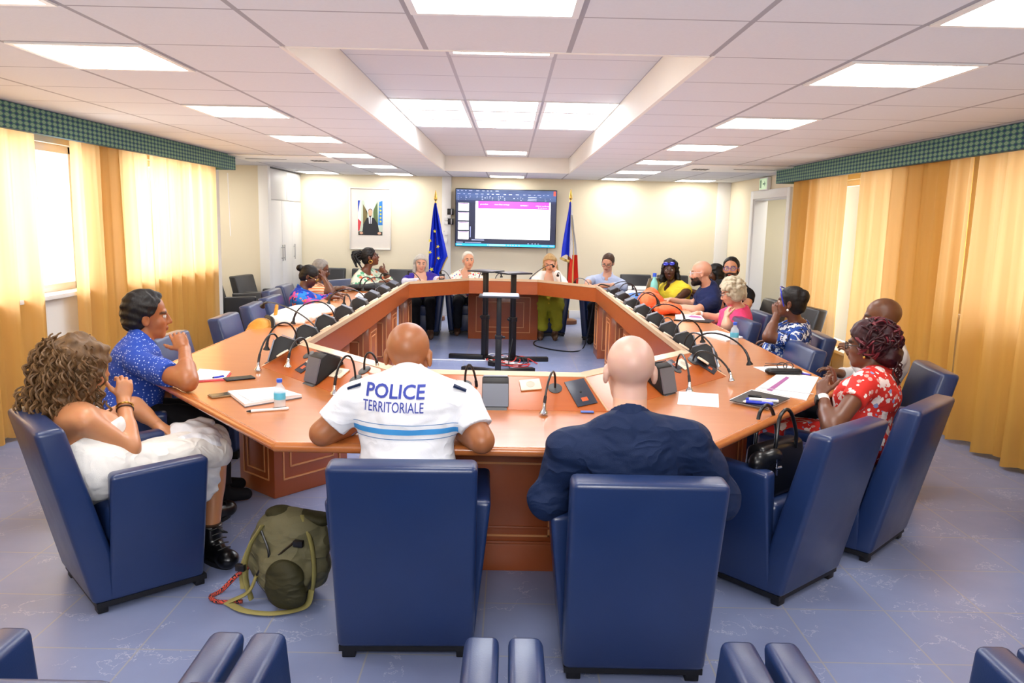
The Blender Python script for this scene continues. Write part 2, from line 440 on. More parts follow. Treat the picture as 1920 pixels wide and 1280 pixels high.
# windows: frame, sash bars, glass
t = NT('window_glass'); _tr = t.n('ShaderNodeBsdfTransparent'); _gl = t.n('ShaderNodeBsdfGlossy', Roughness=.02); _mx = t.n('ShaderNodeMixShader'); _mx.inputs[0].default_value = .05; t.t.links.new(_tr.outputs[0], _mx.inputs[1]); t.t.links.new(_gl.outputs[0], _mx.inputs[2]); t.t.links.new(_mx.outputs[0], t.out.inputs[0]); M_glass = t.m
def window(n, x, y0, y1, z0, z1, inward):
    r = bpy.data.objects.new('window_%d' % n, None); C.objects.link(r); r['kind'] = 'structure'; r.location = (x, (y0+y1)/2, z0)
    hw = (y1-y0)/2; H = z1-z0; b = MB()
    for a, e in ((-hw, -hw+.06), (hw-.06, hw), (-.03, .03)): b.box((-.03, a, 0), (.03, e, H))
    b.box((-.03, -hw, 0), (.03, hw, .06)); b.box((-.03, -hw, H-.06), (.03, hw, H))
    b.obj('window_frame', M_white, r, bevel=.004)
    MB().box((-.004, -hw+.05, .05), (.004, hw-.05, H-.05)).obj('glass_pane', M_glass, r, smooth=False)
    MB().box((min(0, inward*.18), -hw-.03, -.035), (max(0, inward*.18), hw+.03, -.001)).obj('window_sill', M_white, r, bevel=.004)
for i, w in enumerate(WL): window(i+1, XL-.1, *w, 1)
for i, w in enumerate(WR): window(i+4, XR+.1, *w, -1)
# ceiling lights
M_diff = mat('light_diffuser', '#fffdf8', .4, emit=14); M_diffc = mat('cool_diffuser', '#eef6ff', .4, emit=14)
M_frame = mat('light_frame', '#e8e6e4', .4)
cl = None
def light(x, y, z, label, group, first=[None], m_=None, key=0):
    if key not in LIGHTS:
        r = thing('ceiling_light', label, 'ceiling light', (x, y, z), 0, group)
        b = MB()
        for lo, hi in (((-.29, -.29), (-.265, .29)), ((.265, -.29), (.29, .29)), ((-.265, -.29), (.265, -.265)), ((-.265, .265), (.265, .29))): b.box((lo[0], lo[1], -.008), (hi[0], hi[1], -.0005))
        b.obj('frame', M_frame, r, smooth=False)
        MB().box((-.265, -.265, -.006), (.265, .265, -.001)).obj('diffuser', m_ or M_diff, r, smooth=False); LIGHTS[key] = r
    else: dup(LIGHTS[key], (x, y, z), 0, label, group)
LIGHTS = {}
ORD = ['nearest', 'second', 'third', 'fourth', 'fifth', 'sixth', 'seventh', 'eighth']
rows = [TY0+.6*j+.3 for j in (-2, 0, 3, 6, 9, 12, 15)]
for nm, x in (('left', TX0-.9), ('right', TX0+2.7)):
    for j, y in enumerate(rows):
        light(x, y, ZC, 'square white ceiling light, %s in the row %s of the recess' % (ORD[j]+(' one' if j == 0 else ' from the camera'), nm), 'ceiling lights in the %s row' % nm)
light(TX0+.9, TY0-.9, ZC, 'large square ceiling light at the top edge, in front of the recess', 'ceiling lights on the centre line')
light(TX0+.9, rows[-1], ZC, 'square ceiling light between the recess and the screen wall', 'ceiling lights on the centre line')
light(TX0-2.1, rows[-1], ZC, 'square ceiling light in the far left corner by the cupboard', 'ceiling lights in the far corners')
light(TX0+3.9, rows[-1], ZC, 'square ceiling light in the far right corner by the doorway', 'ceiling lights in the far corners')
for y in (-1.9, -.2):
    for x in (TX0-.9, TX0+.9, TX0+2.7): light(x, y, ZC, 'square ceiling light behind the camera', 'ceiling lights behind the camera')
light(TX0+.9, 4.28, ZT, 'ceiling light at the near end inside the recess', 'lights inside the ceiling recess')
light(TX0+.9, 10.9, ZT, 'ceiling light at the far end inside the recess', 'lights inside the ceiling recess')
for a, nx in enumerate(('left', 'middle', 'right')):
    for q, ny in enumerate(('front', 'centre', 'back')):
        light(TX0+.3+.6*a, 6.55+.6*q, ZT, 'bluish bright light in the recess block, %s column, %s row' % (nx, ny), 'block of nine bright lights in the recess', m_=M_diffc, key=1)
# cassette air conditioners
for nm, x in (('left', -2.75), ('right', 2.72)):
    r = thing('air_conditioner', 'flat white ceiling air conditioner with dark slots, %s side' % ('window' if nm == 'left' else 'doorway'), 'air conditioner', (x, 9.85, ZC))
    MB().box((-.62, -.5, -.018), (.62, .5, -.001)).obj('cover', M_white, r, bevel=.006)
    sx = 1 if nm == 'left' else -1
    b = MB(); b.box((-sx*.5-.0 if sx > 0 else .0, -.06, -.0205), (0 if sx > 0 else .5, -.02, -.0185)); b.obj('slot', mat('dark_slot', '#4a4038', .7), r, smooth=False)
    b = MB()
    for k in range(4): b.box((sx*(.3+.05*k)-.02, .0, -.0205), (sx*(.3+.05*k)+.015, .22, -.0185))
    b.obj('vent', mat('dark_slot', '#4a4038'), r, smooth=False)
# pelmets
t = NT('pelmet_fabric'); o = t.mapping(t.coord(), (1, 1, 1)); sp = t.n('ShaderNodeSeparateXYZ'); t.t.links.new(o, sp.inputs[0])
a1 = t.math('ADD', sp.outputs[1], sp.outputs[2]); a2 = t.math('SUBTRACT', sp.outputs[1], sp.outputs[2])
u1 = t.math('MULTIPLY', sp.outputs[1], 46); u2 = t.math('MULTIPLY', sp.outputs[2], 92); f1 = t.math('SINE', t.math('ADD', u1, u2)); f2 = t.math('SINE', t.math('SUBTRACT', u1, u2)); pr = t.math('MULTIPLY', f1, f2)
bandm = t.math('GREATER_THAN', t.math('SINE', t.math('MULTIPLY', sp.outputs[2], 66)), 0)
col = t.mix(t.math('GREATER_THAN', pr, .12), lin('#3d6f68'), lin('#7d9f86')); dk = t.math('MULTIPLY', t.math('LESS_THAN', pr, -.55), 1)
col = t.mix(dk, col, lin('#1c3a66')); t.p(Base_Color=col, Roughness=.8); M_pel = t.m
def pelmet(x0, x1, y0, y1, label):
    b = MB(); b.box((x0, y0, -.085), (x1, y1, .085)); o = b.obj('curtain_pelmet', M_pel, bevel=.004); o.location = (0, 0, ZC-.087)
    return tag(o, label, 'pelmet', 'patterned pelmets over the curtains')
pelmet(-3.36, -3.3, -2.8, 9.6, 'teal patterned fabric pelmet above the left curtains')
pelmet(3.29, 3.35, -2.8, 9.95, 'teal patterned fabric pelmet above the right curtains')
for s, x0, x1, y1 in (('left', XL, -3.36, 9.6), ('right', 3.35, XR, 9.95)):
    b = MB(); b.box((x0, -2.8, ZC-.03), (x1, y1, ZC-.002)); b.box((x0, y1-.02, ZC-.17), (x1, y1, ZC-.03)); o = b.obj('trim_5' if s == 'left' else 'trim_6', M_pel); struct(o)
# curtains
def curtain_mat(name, c1, c2, tr):
    t = NT(name); o = t.coord(); n = t.noise(t.mapping(o, (9, 9, .6)), 1.0, 4); c = t.mix(n, lin(c1), lin(c2))
    w = t.noise(t.mapping(o, (60, 60, 400)), 1.0, 2)
    d = t.n('ShaderNodeBsdfDiffuse'); t.t.links.new(c, d.inputs[0]); x = t.n('ShaderNodeBsdfTranslucent'); t.t.links.new(t.mix(.75, c, lin('#ffe6bd')), x.inputs[0])
    gl = t.n('ShaderNodeBsdfGlossy', Roughness=.45); gl.inputs[0].default_value = lin('#ffe0a0')
    mx = t.n('ShaderNodeMixShader'); t.t.links.new(t.math('MULTIPLY', t.math('ADD', .25, t.math('MULTIPLY', t.noise(t.mapping(o, (0, 11, .35)), 1.0, 3), 1.5)), tr), mx.inputs[0]); t.t.links.new(d.outputs[0], mx.inputs[1]); t.t.links.new(x.outputs[0], mx.inputs[2])  # translucency varies in streaks that imitate bright backlit bands between the folds
    m2 = t.n('ShaderNodeMixShader'); m2.inputs[0].default_value = .07; t.t.links.new(mx.outputs[0], m2.inputs[1]); t.t.links.new(gl.outputs[0], m2.inputs[2])
    t.t.links.new(m2.outputs[0], t.out.inputs[0]); return t.m
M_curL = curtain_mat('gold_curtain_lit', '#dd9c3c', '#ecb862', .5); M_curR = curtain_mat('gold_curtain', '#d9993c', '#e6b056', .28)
def curtain(x, y0, y1, z0, label, m_, seed, folds=7.0, amp=.042, z1=ZC-.1):
    r = random.Random(seed); ph = [r.uniform(0, 6.3) for _ in range(6)]; L = y1-y0; nu = max(40, int(L*46)); nv = 26; P = []
    for i in range(nu+1):
        u = i/nu; row = []
        for j in range(nv+1):
            w = j/nv; z = z0+(z1-z0)*w
            a = amp*(1.15-.45*w)
            s = u*L*folds*2*PI/1.0*.5
            d = a*math.sin(s+ph[0]+.5*math.sin(s*.31+ph[1])+.25*(1-w)*math.sin(s*.17+ph[2]))+.35*a*math.sin(s*2.1+ph[3]+1.1*w)+.2*a*math.sin(s*4.3+ph[4]-2*w)
            yy = y0+L*u+.012*math.sin(s*1.3+ph[5])*(1-w)
            zz = z+(.012*math.sin(s+ph[1]) if j == 0 else 0)
            row.append((x+d, yy, zz))
        P.append(row)
    b = MB(); b.surf(P); o = b.obj('curtain', m_, sharp=180)
    return tag(o, label, 'curtain', 'gold curtains')
curtain(-3.44, 3.1, 5.87, .04, 'gold curtain nearest the camera on the left wall', M_curL, 1, 7)
curtain(-3.44, 6.27, 7.55, .04, 'gold curtain just past the bare window gap on the left wall', M_curL, 2, 7)
curtain(-3.44, 7.58, 9.25, .04, 'gold curtain at the far end of the left wall by the alcove', M_curL, 3, 7)
curtain(-3.44, -.5, 3.05, .04, 'gold curtain beside the camera on the left', M_curL, 4, 7)
curtain(3.43, 8.16, 9.6, .04, 'gold curtain beside the doorway on the right wall', M_curR, 5, 7)
curtain(3.43, 5.9, 7.84, .04, 'wide gold curtain in the middle of the right wall', M_curR, 6, 6.5)
curtain(3.43, 3.0, 5.86, .03, 'gold curtain at the right edge nearest the camera', M_curR, 7, 6)
curtain(3.43, -.5, 2.95, .03, 'gold curtain beside the camera on the right', M_curR, 8, 6)
b = MB(); b.tube([(-3.42, 9.66, 2.1), (-3.41, 9.66, 1.35)], .006, 6); tag(b.obj('pull_cord', M_white), 'thin white pull cord hanging at the end of the left pelmet', 'cord')
# exit sign
r = thing('exit_sign', 'small pale green lit exit sign above the doorway', 'sign', (3.6, 11.33, 2.2), 0)
MB().box((-.03, -.18, -.09), (.028, .18, .09)).obj('housing', M_white, r, bevel=.008)
MB().box((-.034, -.16, -.075), (-.03, .16, .075)).obj('panel', mat('exit_green', '#b9d6ae', .4, emit=.5), r, smooth=False)
b = MB()
X = basis((-.036, 0, 0), (0, -1, 0), (0, 0, 1), (-1, 0, 0))
b.box((-.13, -.055, 0), (-.06, .055, .001), X); b.prism([(-.0, -.012), (.07, -.012), (.07, -.04), (.12, 0), (.07, .04), (.07, .012), (0, .012)], 0, .001, X)
b.obj('pictogram', mat('exit_dark', '#4e8a5a', .4), r, smooth=False)
# ------------------------------------------------------------------ conference table: an eight-sided ring
def wood(name, c1, c2, rough, sc=(2.2, 14, 14), coat=.3):
    t = NT(name); o = t.mapping(t.coord(), sc); n = t.noise(o, 1.5, 5, .6); w = t.noise(t.mapping(o, (1, 6, 6)), 3, 3)
    col = t.mix(n, lin(c1), lin(c2)); col = t.mix(t.math('MULTIPLY', w, .22), col, tuple(x*.6 for x in lin(c1)[:3])+(1,))
    t.p(Base_Color=col, Roughness=rough, Coat_Weight=coat, Coat_Roughness=.12); t.bump(w, .03, .002); return t.m
M_top = wood('cherry_top', '#bf6a30', '#d28548', .28); M_strip = wood('cherry_strip', '#b85a22', '#c76c30', .32); M_fas = wood('cherry_fascia', '#a84d1e', '#b85d28', .35)
M_ped = wood('cherry_panel', '#a04d22', '#ae5a2a', .4, (6, 6, 1.5)); M_lip = wood('pale_edge', '#dcb489', '#ebc9a2', .35); M_edge = wood('cherry_nosing', '#b8652f', '#cc7f45', .25)
M_mold = mat('molding_light', '#dd9a63', .35)
XC, YC = -.075, 6.81
def ring(ax, ay, bx, by):     # clockwise from near-left, symmetric octagon
    q = [(-ax, -ay), (-bx, -by), (-bx, by), (-ax, ay), (ax, ay), (bx, by), (bx, -by), (ax, -ay)]
    return [(XC+x, YC+y) for x, y in q]
RO = ring(.80, 3.91, 1.875, 2.64); RI = ring(.43, 3.08, 1.09, 2.32)
def inset(poly, d):           # offset every edge outward by d
    n = len(poly); out = []
    ed = []
    for i in range(n):
        a = V((*poly[i], 0)); b = V((*poly[(i+1) % n], 0)); t_ = (b-a).normalized(); nn = V((-t_.y, t_.x, 0))
        if nn.dot(a-V((XC, YC, 0))) < 0: nn = -nn
        ed.append((a+nn*d, t_))
    for i in range(n):
        p, t1 = ed[i-1]; q, t2 = ed[i]; w = q-p; den = t1.x*t2.y-t1.y*t2.x; s_ = (w.x*t2.y-w.y*t2.x)/den; r = p+t1*s_; out.append((r.x, r.y))
    return out
RS = inset(RI, .235); RL = inset(RI, .04); RF = inset(RI, .03); RIL = inset(RI, -.008)
table = thing('conference_table', 'large eight-sided ring conference table in glossy cherry wood', 'conference table', (XC, YC, 0))
def band(P0, z0, P1, z1, th, name, m_):
    # eight mitred pieces between two rings, each thick th
    b = MB()
    for i in range(8):
        j = (i+1) % 8; q = [P0[i], P0[j], P1[j], P1[i]]; zz = [z0, z0, z1, z1]
        top = [(x-XC, y-YC, z) for (x, y), z in zip(q, zz)]; bot = [(x-XC, y-YC, z-th) for (x, y), z in zip(q, zz)]
        b.hexa(bot+top)
    bm_ = b; return bm_.obj(name, m_, table, smooth=False)
band(RO, .75, RS, .75, .035, 'tabletop', M_top)
b = MB()
for i in range(8):
    a, c_ = V((RO[i][0]-XC, RO[i][1]-YC, .732)), V((RO[(i+1) % 8][0]-XC, RO[(i+1) % 8][1]-YC, .732)); b.tube([a, c_], .02, 12)
    b.ball(tuple(a), .02, 10)
b.obj('nosing', M_edge, table)
band(RS, .752, RL, .868, .02, 'console_strip', M_strip)
band(RL, .872, RIL, .884, .03, 'inner_lip', M_lip)  # pale wood colour imitates the gloss reflected along the inner edge
band(RF, .87, RI, .87, .18, 'fascia', M_fas)
b = MB()
for i in range(8):       # pale joints between the mitred strips
    p = V((RS[i][0]-XC, RS[i][1]-YC, .7535)); q = V((RL[i][0]-XC, RL[i][1]-YC, .87)); b.tube([p, q], .004, 6)
b.obj('mitre_joint', M_lip, table)
def frame_mold(b, w, h, o, t=.008, M=None):
    for a in ((-w, -h, w, -h+t), (-w, h-t, w, h), (-w, -h, -w+t, h), (w-t, -h, w, h)): b.box((a[0], o, a[1]), (a[2], o+.006, a[3]), M)
def pedestal(cx, cy, rz, w, d, h, label, long_mold=True):
    M = Matrix.Translation((cx-XC, cy-YC, 0)) @ Matrix.Rotation(rz, 4, 'Z')
    b = MB(); b.box((-w, -d, 0), (w, d, h), M); o = b.obj('pedestal', M_ped, table, bevel=.006)
    b = MB()
    for sgn in (1, -1):
        Mr = M @ Matrix.Rotation(0 if sgn > 0 else PI, 4, 'Z')
        for wx, dd in ((w, d),):
            Mf = Mr @ Matrix.Translation((0, 0, h*.5)); frame_mold(b, wx*.78, h*.36, dd-.001, .009, Mf); frame_mold(b, wx*.6, h*.26, dd-.001, .009, Mf)
        Mf = Mr @ Matrix.Rotation(PI/2, 4, 'Z') @ Matrix.Translation((0, 0, h*.5)); frame_mold(b, d*.72, h*.36, w-.001, .007, Mf); frame_mold(b, d*.5, h*.3, w-.001, .007, Mf)
    b.obj('panel_molding', M_mold, o)
    return o
for sx in (-1, 1):
    for cy in (5.75, 7.0, 8.3, 9.45 if sx > 0 else 9.6): pedestal(XC+sx*1.36, cy, 0, .22, .21, .70, '')
pedestal(XC, 3.66, 0, .475, .21, .68, ''); pedestal(XC, 10.86, 0, .475, .22, .68, '')
pedestal(XC-1.21, 4.62, math.radians(50), .26, .18, .70, ''); pedestal(XC+1.21, 4.62, math.radians(-50), .26, .18, .70, '')
b = MB()    # stepped plinth moldings of the near pedestal
for z, o in ((.13, .012), (.20, .006), (.55, .006)): b.box((-.477, 3.448-YC-o, z), (.477, 3.452-YC, z+.012))
b.box((-.485, 3.435-YC, 0), (.485, 3.455-YC, .13)); b.obj('plinth', M_ped, table, bevel=.003)
b = MB(); b.box((-1.205, 8.72-YC, .0), (-1.165, 8.80-YC, .70)); b.obj('cable_trunking', mat('trunking', '#d9dff0', .4), table)

# ------------------------------------------------------------------ things on the console strips
SL = math.atan2(.116, .195)
def strip_frame(i, t_, s):     # station on side i (0..7), along t_, s metres up the slope
    a = V((*RS[i], .753)); b = V((*RS[(i+1) % 8], .753)); c = V((*RL[i], .869)); d = V((*RL[(i+1) % 8], .869))
    p = a.lerp(b, t_); q = c.lerp(d, t_); up = (q-p); L = up.length; up.normalize()
    along = (b-a).normalized(); out = -up; nrm = along.cross(up)
    if nrm.z < 0: nrm = -nrm
    xx = out.cross(nrm)
    # foot of the slope line perpendicular at station
    o = p+up*s
    return basis(o, xx, out, nrm)
def side_len(i):
    return (V((*RS[i], 0))-V((*RS[(i+1) % 8], 0))).length
M_blk = mat('mic_black', '#101013', .5); M_grey = mat('mic_grey', '#6e7480', .35, .3); M_chr = mat('chrome', '#d8dade', .15, 1); M_goose = mat('gooseneck', '#2a2a2e', .35, .4)
M_cream = mat('socket_cream', '#f4ead2', .4); M_panel = mat('console_panel', '#3a404e', .35, .2); M_orange = mat('orange_display', '#d9602b', .4); M_disc = mat('grey_disc', '#4c4f52', .45)
WHERE = {0: 'near left diagonal', 1: 'left wing', 2: 'far left diagonal', 3: 'head side', 4: 'far right diagonal', 5: 'right wing', 6: 'near right diagonal', 7: 'near side'}
def wedge(M, label, first=[]):
    M = M @ Matrix.Translation((0, 0, .001)) @ Matrix.Scale(1.18, 4)
    if not first:
        r = thing('speaker_wedge', label, 'microphone unit', group='microphone units along the table')
        b = MB(); b.profx([(-.075, 0), (.085, 0), (.075, .012), (.0, .085), (-.03, .085), (-.075, .03)], -.052, .052); b.obj('body', M_blk, r, bevel=.004)
        b = MB(); b.hexa([(-.048, -.0755, .03), (.048, -.0755, .03), (.048, -.034, .0845), (-.048, -.034, .0845), (-.048, -.0785, .034), (.048, -.0785, .034), (.048, -.036, .0885), (-.048, -.036, .0885)]); b.obj('back_plate', M_grey, r)
        b = MB(); b.hexa([(-.05, .083, .006), (.05, .083, .006), (.05, .005, .082), (-.05, .005, .082), (-.05, .087, .010), (.05, .087, .010), (.05, .009, .088), (-.05, .009, .088)]); b.obj('speaker_grille', M_grey, r)
        b = MB(); b.box((-.045, .085, .001), (.045, .105, .006)); b.obj('button_ledge', M_disc, r)
        first.append(r); r.matrix_world = M; return r
    r = dup(first[0], label=label); r.matrix_world = M; return r
def goose(M, label, tip, seed=0, lift=.22):
    # tip: end point in metres relative to the base frame (x along, y outward, z up) -- real world position via matrix
    r = thing('gooseneck_microphone', label, 'microphone', group='gooseneck microphones along the table')
    r.location = M.translation; Mi = Matrix.Translation(-M.translation) @ M
    b = MB(); b.lathe([(.0, 0), (.034, 0), (.034, .003), (.028, .005), (0, .005)], 22, Mi); b.obj('base_disc', M_disc, r)
    p0 = V((0, 0, 0)); T = V(tip)-M.translation; up = Mi.to_3x3() @ V((0, 0, 1)); hd = V((T.x, T.y, 0))
    p1 = up*.02+V((0, 0, lift)); p2 = T+V((0, 0, lift*.75))-hd*.05
    pts = bez(p0, p1, p2, T, 18); b = MB(); b.tube(pts, .0052, 8); b.tube(pts[-4:], .0075, 8); b.obj('stem', M_goose, r)
    d = (pts[-1]-pts[-2]).normalized(); zz = d; xx = zz.orthogonal().normalized(); Mh = basis(T, xx, zz.cross(xx), zz)
    b = MB(); b.lathe([(.006, -.03), (.009, -.02), (.009, -.004), (.019, .012), (.02, .018), (.006, .021), (0, .021)], 16, Mh); b.obj('microphone_head', M_chr if seed == 0 else M_blk, r)
    return r
def panel(M, label, w=.085, l=.16, first=[]):
    r = thing('control_panel', label, 'control panel', group='flush control panels on the console'); 
    MB().box((-w/2, -l/2, .0005), (w/2, l/2, .006)).obj('plate', M_panel, r, bevel=.002)
    MB().box((-.016, l/2-.05, .006), (.016, l/2-.025, .0068)).obj('display', M_orange, r, smooth=False)
    MB().lathe([(0, .006), (.006, .006), (.006, .008), (0, .008)], 12, Matrix.Translation((0, 0, 0))).obj('button', M_blk, r)
    r.matrix_world = M; return r
def socket(M, label, n=1):
    r = thing('socket_plate', label, 'socket', group='power sockets on the console'); w = .04*n+.01
    MB().box((-w, -.036, .0005), (w, .036, .008)).obj('plate', M_cream, r, bevel=.003)
    for k in range(n):
        b = MB(); b.lathe([(.0, .0082), (.021, .0082), (.021, .0095), (.017, .0095), (.017, .0086), (0, .0086)], 18, Matrix.Translation(((k-(n-1)/2)*.075, 0, 0)))
        b.obj('outlet', mat('outlet_shade', '#cfc6b4', .5), r)
    r.matrix_world = M; return r
ORDW = ['first', 'second', 'third', 'fourth', 'fifth', 'sixth', 'seventh', 'eighth', 'ninth', 'tenth']
# wings: a wedge and a gooseneck per seat
def wing(i, ys, nm, tips):
    a, b_ = RS[i], RS[(i+1) % 8]
    for k, y in enumerate(ys):
        t_ = (y-a[1])/(b_[1]-a[1]); M = strip_frame(i, t_, .13)
        wedge(M, 'black wedge microphone unit with grey top, %s from the camera on the %s wing' % (ORDW[k], nm))
        M2 = strip_frame(i, t_+(.16/(b_[1]-a[1])), .17)
        sx = -1 if nm == 'left' else 1
        socket(strip_frame(i, t_-(.17/(b_[1]-a[1])) if nm == 'left' else t_-(.17/(b_[1]-a[1])), .175) @ Matrix.Scale(1.5, 4, (0, 0, 1)) @ Matrix.Scale(1.5, 4, (1, 0, 0)), 'cream socket plate before the %s unit on the %s wing' % (ORDW[k], nm))
        dx, dy, z, lift = tips[k]
        goose(M2, 'thin gooseneck microphone beside the %s unit on the %s wing' % (ORDW[k], nm), (M2.translation.x+sx*dx, M2.translation.y+dy, z), 1, lift)
wing(1, [4.45, 4.95, 5.48, 6.1, 6.75, 7.4, 8.05, 8.7], 'left', [(.12, -.22, .86, .2), (.5, .45, .97, .1), (.28, -.1, .86, .22), (.12, .25, .9, .16), (.3, -.15, .88, .18), (.2, .1, .95, .2), (.25, -.1, .88, .2), (.2, .1, .95, .12)])
wing(5, [4.5, 5.0, 5.5, 6.05, 6.65, 7.25, 7.9, 8.55], 'right', [(.3, -.2, .82, .2), (.22, .1, .83, .2), (.15, .2, .83, .12), (.3, .0, .86, .18), (.22, .15, .9, .2), (.3, -.1, .87, .16), (.22, .1, .88, .2), (.26, .0, .9, .14)])
# near side (edge 7: from RS[7] to RS[0], right to left)
def near(u, s=.13): return strip_frame(7, u, s)
def px(x): a, b_ = RS[7][0], RS[0][0]; return (x-a)/(b_-a)
wd = wedge(near(px(-.052), .11) @ Matrix.Scale(.62, 4, (0, 0, 1)), 'dark navy wedge microphone unit lying on the near console between the two men')
panel(near(px(.385), .125), 'flush dark control panel with orange display in front of the navy shirted man', .105, .175)
panel(near(px(-.52), .125), 'flush dark control panel hidden beside the police shirted man', .085, .16)
socket(near(px(.135), .165), 'single cream power socket on the near console')
socket(near(px(-.32), .16), 'double cream power socket beside the police shirted man', 2)
goose(near(px(.262), .15), 'gooseneck microphone on the near console left of the navy shirted man', atz(1020, 768, .775), 0, .16)
goose(near(px(-.215), .155), 'upright gooseneck microphone on the near console between the two men', atz(894, 735, .80), 0, .16)
# near left diagonal (edge 0)
def dl(u, v, s=.13):
    p = atz(u, v, .81); a, b_ = V((*RS[0], 0)), V((*RS[1], 0)); t_ = (p-a).xy.dot((b_-a).xy)/(b_-a).length_squared; return strip_frame(0, t_, s)
panel(dl(578, 683), 'flush grey control panel on the near left diagonal', .085, .17)
socket(dl(610, 683, .15), 'cream socket plate on the near left diagonal nearest the left wing', 2)
wedge(dl(618, 695, .10), 'wedge microphone unit with grey speaker facing the police shirted man')
socket(dl(660, 700, .12), 'cream socket plate on the near left diagonal beside the grey wedge')
goose(dl(545, 660, .14), 'gooseneck microphone drooping over the left table corner', atz(484, 688, .775), 0, .2)
goose(dl(602, 672, .18), 'gooseneck microphone arching behind the grey wedge unit', atz(540, 682, .83), 0, .16)
goose(dl(682, 712, .12), 'gooseneck microphone drooping left of the police shirted man', atz(627, 732, .775), 0, .2)
goose(dl(735, 705, .19), 'gooseneck microphone beside the head of the police shirted man', atz(708, 690, .86), 0, .12)
def dr(u, v, s=.13):
    p = atz(u, v, .81); a, b_ = V((*RS[6], 0)), V((*RS[7], 0)); t_ = (p-a).xy.dot((b_-a).xy)/(b_-a).length_squared; return strip_frame(6, t_, s)
panel(dr(1312, 682), 'flush dark control panel with orange display on the near right diagonal', .085, .17)
socket(dr(1283, 690, .16), 'cream socket plate on the near right diagonal', 1)
panel(dr(1245, 690, .17), 'small dark control panel behind the head of the navy shirted man', .07, .08)
wedge(dr(1262, 718, .09), 'black wedge microphone unit right of the navy shirted man')
goose(dr(1292, 682, .17), 'gooseneck microphone drooping over the near right diagonal towards the open papers', atz(1371, 708, .79), 0, .12)
goose(dr(1232, 690, .14), 'gooseneck microphone bent over the wedge right of the navy shirted man', atz(1293, 727, .80), 0, .16)
goose(strip_frame(5, .9, .16), 'gooseneck microphone drooping over the right wing near its corner', atz(1346, 682, .79), 0, .18)
# head side
def hd(x, s=.13): a, b_ = RS[3][0], RS[4][0]; return strip_frame(3, (x-a)/(b_-a), s)
goose(hd(-.42, .1), 'gooseneck microphone in front of the short white haired woman', at(905, 513, 10.2), 1, .1)
goose(hd(-.2, .1), 'low gooseneck microphone at the middle of the head table', at(940, 517, 10.15), 1, .1)
goose(hd(.22, .05), 'long straight gooseneck microphone raised to the blonde woman', at(1037, 498, 10.55), 1, .1)
goose(strip_frame(2, .35, .1), 'gooseneck microphone beside the long grey haired woman', at(765, 512, 9.6), 1, .1)
goose(strip_frame(2, .8, .1), 'curved gooseneck microphone between the two older women at the head table', at(826, 510, 10.3), 1, .1)
goose(strip_frame(4, .3, .1), 'gooseneck microphone leaning towards the blonde woman from the right', at(1046, 515, 10.5), 1, .12)
goose(strip_frame(4, .75, .12), 'gooseneck microphone in front of the man in the pale blue shirt', at(1078, 528, 10.2), 1, .12)
# ------------------------------------------------------------------ tub armchairs
def leather(name, col, rough=.38):
    t = NT(name); o = t.coord(); n = t.noise(o, 5, 3); c = lin(col)
    t.p(Base_Color=t.mix(n, tuple(x*.85 for x in c[:3])+(1,), tuple(x*1.12 for x in c[:3])+(1,)), Roughness=t.math('ADD', rough-.05, t.math('MULTIPLY', t.noise(o, 11, 3), .14)), Specular_IOR_Level=.6, Coat_Weight=.22, Coat_Roughness=.35)
    t.bump(t.math('ADD', t.math('MULTIPLY', t.vor(o, 260), .4), t.math('MULTIPLY', t.noise(o, 4, 2), 1.5)), .06, .006); return t.m
M_navy = leather('navy_leather', '#1e3361', .31); M_blackl = leather('black_leather', '#1b1c22', .42)
M_foot = mat('chair_foot', '#0c0c10', .5)
def make_armchair(name, label, cat, lm, group, hs=1.0):
    r = thing(name, label, cat, group=group)
    b = MB(); z1 = .785*hs
    b.hexa([(-.25, -.235, .045), (.25, -.235, .045), (.25, -.10, .045), (-.25, -.10, .045), (-.255, -.405, z1), (.255, -.405, z1), (.255, -.30, z1+.006), (-.255, -.30, z1+.006)])
    b.obj('backrest', lm, r, bevel=.022, seg=3)
    for s in (-1, 1):
        b = MB(); za = .588*hs
        q = [(.165, -.14, .045), (.25, -.18, .045), (.25, .205, .045), (.165, .205, .045), (.22, -.155, za-.005), (.306, -.165, za-.005), (.306, .225, za+.003), (.22, .225, za+.003)]
        q = [(s*x, y, z) for x, y, z in q]
        if s < 0: q = [q[1], q[0], q[3], q[2], q[5], q[4], q[7], q[6]]
        b.hexa(q); b.obj('armrest', lm, r, bevel=.02, seg=3)
    b = MB(); b.box((-.205, -.16, .27), (.205, .205, .43*hs)); b.obj('seat_cushion', lm, r, bevel=.03, seg=3)
    b = MB(); b.box((-.17, -.14, .045), (.17, .2, .285)); b.obj('seat_base', lm, r, bevel=.01)
    b = MB(); b.box((-.245, -.225, .028), (.245, .215, .05)); b.obj('plinth', M_foot, r)
    for x in (-.21, .21):
        for y in (-.2, .19):
            b = MB(); b.box((x-.025, y-.02, 0), (x+.025, y+.02, .035)); b.obj('foot', M_foot, r, bevel=.004)
    return r
ch0 = make_armchair('armchair', 'navy leather tub armchair under the man in the white police shirt', 'armchair', M_navy, 'navy tub armchairs')
used = [0]
def chair(x, y, deg, label):
    if not used[0]:
        used[0] = 1; ch0.location = (x, y, 0); ch0.rotation_euler = (0, 0, math.radians(deg)); ch0['label'] = label; return ch0
    return dup(ch0, (x, y, 0), math.radians(deg), label)
chair(-.36, 2.91, 2, 'navy leather tub armchair under the man in the white police shirt')
chair(.467, 2.79, 0, 'navy leather tub armchair under the bald man in the navy shirt')
chair(-1.62, 3.28, -47.8, 'navy leather tub armchair under the curly haired woman in white')
chair(1.215, 3.455, 40, 'navy leather tub armchair holding the black handbag')
chair(1.775, 3.92, 45, 'navy leather tub armchair under the woman in the red flowered dress')
